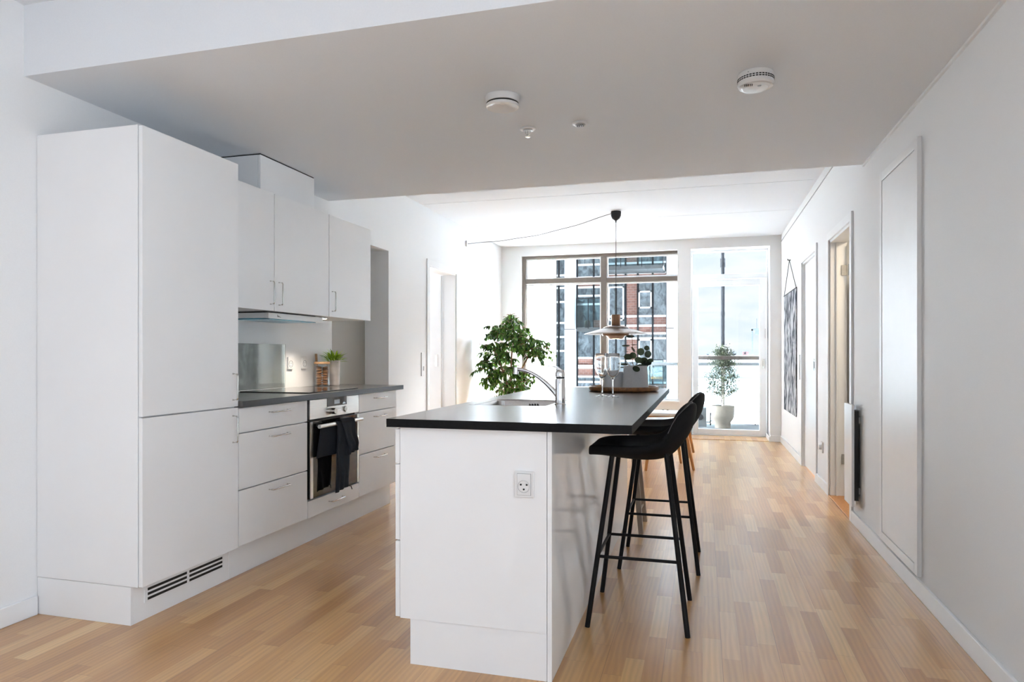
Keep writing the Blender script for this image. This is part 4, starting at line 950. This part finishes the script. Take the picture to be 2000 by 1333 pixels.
# water far below and skyline
B(-3000, 3000, 12, 5000, -14.2, -14).build('harbour_water', 'water', label='bright pale harbour water stretching to the horizon', cat='water', kind='stuff')
sk = [(-22, 500, 12, 4, 'fargrey'), (10, 520, 16, 4.5, 'fargrey'), (26, 560, 12, 3, 'fargrey'), (-5, 540, 22, 2.5, 'fargrey')]
def far_house(x, y, wd, h, m, label):
    t = thing('harbour_building', (x, y, -14), label, 'building')
    B(x, x+wd, y, y+10, -14, 1.12+h).build('wall', m, t)
    B(x-.3, x+wd+.3, y-.3, y+10.3, 1.12+h, 1.12+h+.5).build('roof', 'fargrey', t)
    mb = MB()
    for i in range(int(wd/2.4)): mb.box(x+.8+i*2.4, x+2.0+i*2.4, y-.06, y, 1.0+h-1.6, 1.0+h-.5)
    mb.build('window_row', 'greym', t)
B(-900, 900, 460, 476, -14, .55).build('harbour_quay', 'whitefac', label='long pale quay along the far shore under the horizon', cat='quay')
far_house(1.7, 480, 2.7, 1.0, 'fargrey', 'tiny blue grey building on the horizon left of the balcony tree')
far_house(25.6, 480, 3.6, 2.0, 'farred', 'tiny reddish building on the far shore right of the balcony tree')
far_house(19.2, 500, 3.0, 1.3, 'fargrey', 'tiny pale building on the horizon just right of the balcony tree')
t = thing('harbour_crane', (34, 480, -14), 'pale blue dockside crane on the far shore at the right', 'crane')
MB().box(31.0, 32.0, 480, 481, -14, 18).box(37.5, 38.3, 480, 481, -14, 18).build('tower', 'craneblue', t)
MB().box(31, 41, 480, 481, 17, 18.6).box(33.2, 36.5, 480, 481, 14.4, 17).build('boom', 'craneblue', t)
MB().box(34.2, 34.5, 480, 480.4, 18.6, 25).build('mast', 'craneblue', t)

# neighbouring apartment block, facade at y = 24
FY0 = 24.0
t = thing('apartment_building', (-3.5, 27, -14), 'neighbouring apartment block with glazing, brick bands and balconies seen through the window', 'building')
MB().box(-11, -.93, FY0+.15, 32, -14, 9).build('wall', 'bluegrey', t)
MB().box(-11, -5.09, FY0-.3, FY0+.15, -14, 9).build('side_wall', 'whitefac', t)
for x0, x1 in ((-4.683, -4.33), (-1.185, -.925)):
    MB().box(x0, x1, FY0-.4, FY0+.15, -14, 9).build('column', 'whitefac', t)
mb = MB()
for x0, x1 in ((-4.684, -4.32), (-1.186, -.924)):
    for z in (-3.7, -.8, 2.0, 4.9): mb.box(x0, x1, FY0-.403, FY0-.39, z, z+.02)
mb.build('panel_joint', 'greym', t)
def bay(xs, y, brick, rails, z0=-8, z1=9):
    for a, b_ in zip(xs, xs[1:]):
        zz = [z0]+sorted(rails)+[z1]
        for q0, q1 in zip(zz, zz[1:]):
            isb = any(bx0 <= (a+b_)/2 <= bx1 and bz0 <= (q0+q1)/2 <= bz1 for bx0, bx1, bz0, bz1 in brick)
            f = B(a+.03, b_-.03, y, y+.1, q0+.03, q1-.03).build('brick_panel' if isb else 'window', 'brick' if isb else 'farpane', t)
    mb = MB()
    for x in xs: mb.box(x-.03, x+.03, y-.06, y+.08, z0, z1)
    mb.build('mullion', 'greym', t)
    mb = MB()
    for z in rails: mb.box(xs[0], xs[-1], y-.04, y+.08, z-.035, z+.035)
    mb.build('rail', 'whitefac', t)
bay([-5.07, -4.962, -4.69], FY0, [], [-.7, .1, .45, 1.25, 1.75, 2.25, 3.0, 3.5, 3.95, 4.6], -6, 7)
bay([-4.30, -3.71, -3.30], FY0, [(-5, -3, .75, 1.0), (-5, -3, .35, .65), (-5, -3, 3.5, 3.85), (-5, -3, -1.6, -1.2)], [-1.6, -1.2, -.6, -.2, .15, .34, .66, .72, 1.0, 2.05, 2.9, 3.2, 3.50, 3.85, 4.3], -6, 7)
bay([-3.26, -2.93, -2.597, -2.174, -1.668, -1.19], FY0, [(-2.6, -2.17, 2.5, 3.6), (-2.6, -2.17, 2.12, 2.5), (-1.67, -1.19, 2.12, 2.4), (-2.6, -1.19, 1.85, 2.12), (-2.6, -1.19, -.1, .15), (-3.3, -1.19, 3.75, 3.95), (-2.6, -2.17, 4.2, 5.2), (-2.6, -2.17, .9, 1.7)],
    [-1.6, -1.0, -.1, .15, .9, 1.68, 1.85, 2.12, 2.45, 3.75, 3.95, 4.3, 5.2], -6, 7)
# white framed casements
mb = MB()
for x0, x1, z0, z1 in ((-2.15, -1.70, 2.72, 3.32), (-2.15, -1.70, .95, 1.65), (-3.2, -2.65, 2.3, 3.5)):
    mb.box(x0, x0+.05, FY0-.09, FY0, z0, z1).box(x1-.05, x1, FY0-.09, FY0, z0, z1).box(x0, x1, FY0-.09, FY0, z0, z0+.05).box(x0, x1, FY0-.09, FY0, z1-.05, z1)
mb.build('casement_frame', 'whitefac', t)
# balconies
for x0, x1, z in ((-4.10, -3.3, 2.03), (-3.3, -1.25, 4.05), (-2.1, -1.25, -.02)):
    s_ = B(x0, x1, FY0-1.3, FY0, z-.12, z).build('balcony_slab', 'bluegrey', t)
    MB().box(x0, x1, FY0-1.3, FY0-1.28, z, z+.95).box(x0, x0+.02, FY0-1.28, FY0, z, z+.95).build('balcony_glass', 'balglass', s_)
    mb = MB()
    nn = max(2, int((x1-x0)/.7)+1)
    for i in range(nn+1): x = x0+(x1-x0)*i/nn; mb.box(x-.012, x+.012, FY0-1.32, FY0-1.30, z-.05, z+.98)
    mb.box(x0, x1, FY0-1.32, FY0-1.29, z+.95, z+.98)
    mb.build('balcony_post', 'greym', s_)
B(-3.55, -3.32, FY0-1.1, FY0-.6, 2.032, 2.28).build('planter', 'brick', bevel=.01, label='terracotta planter box on the neighbouring balcony', cat='planter')
MB().lathe([(0, 0), (.08, 0), (.11, .12), (.09, .24), (.04, .26), (0, .26)], (-3.80, FY0-.9, 2.032), 20).build('stone_vase', 'claypot', smooth=True, label='pale round vase on the neighbouring balcony', cat='vase')
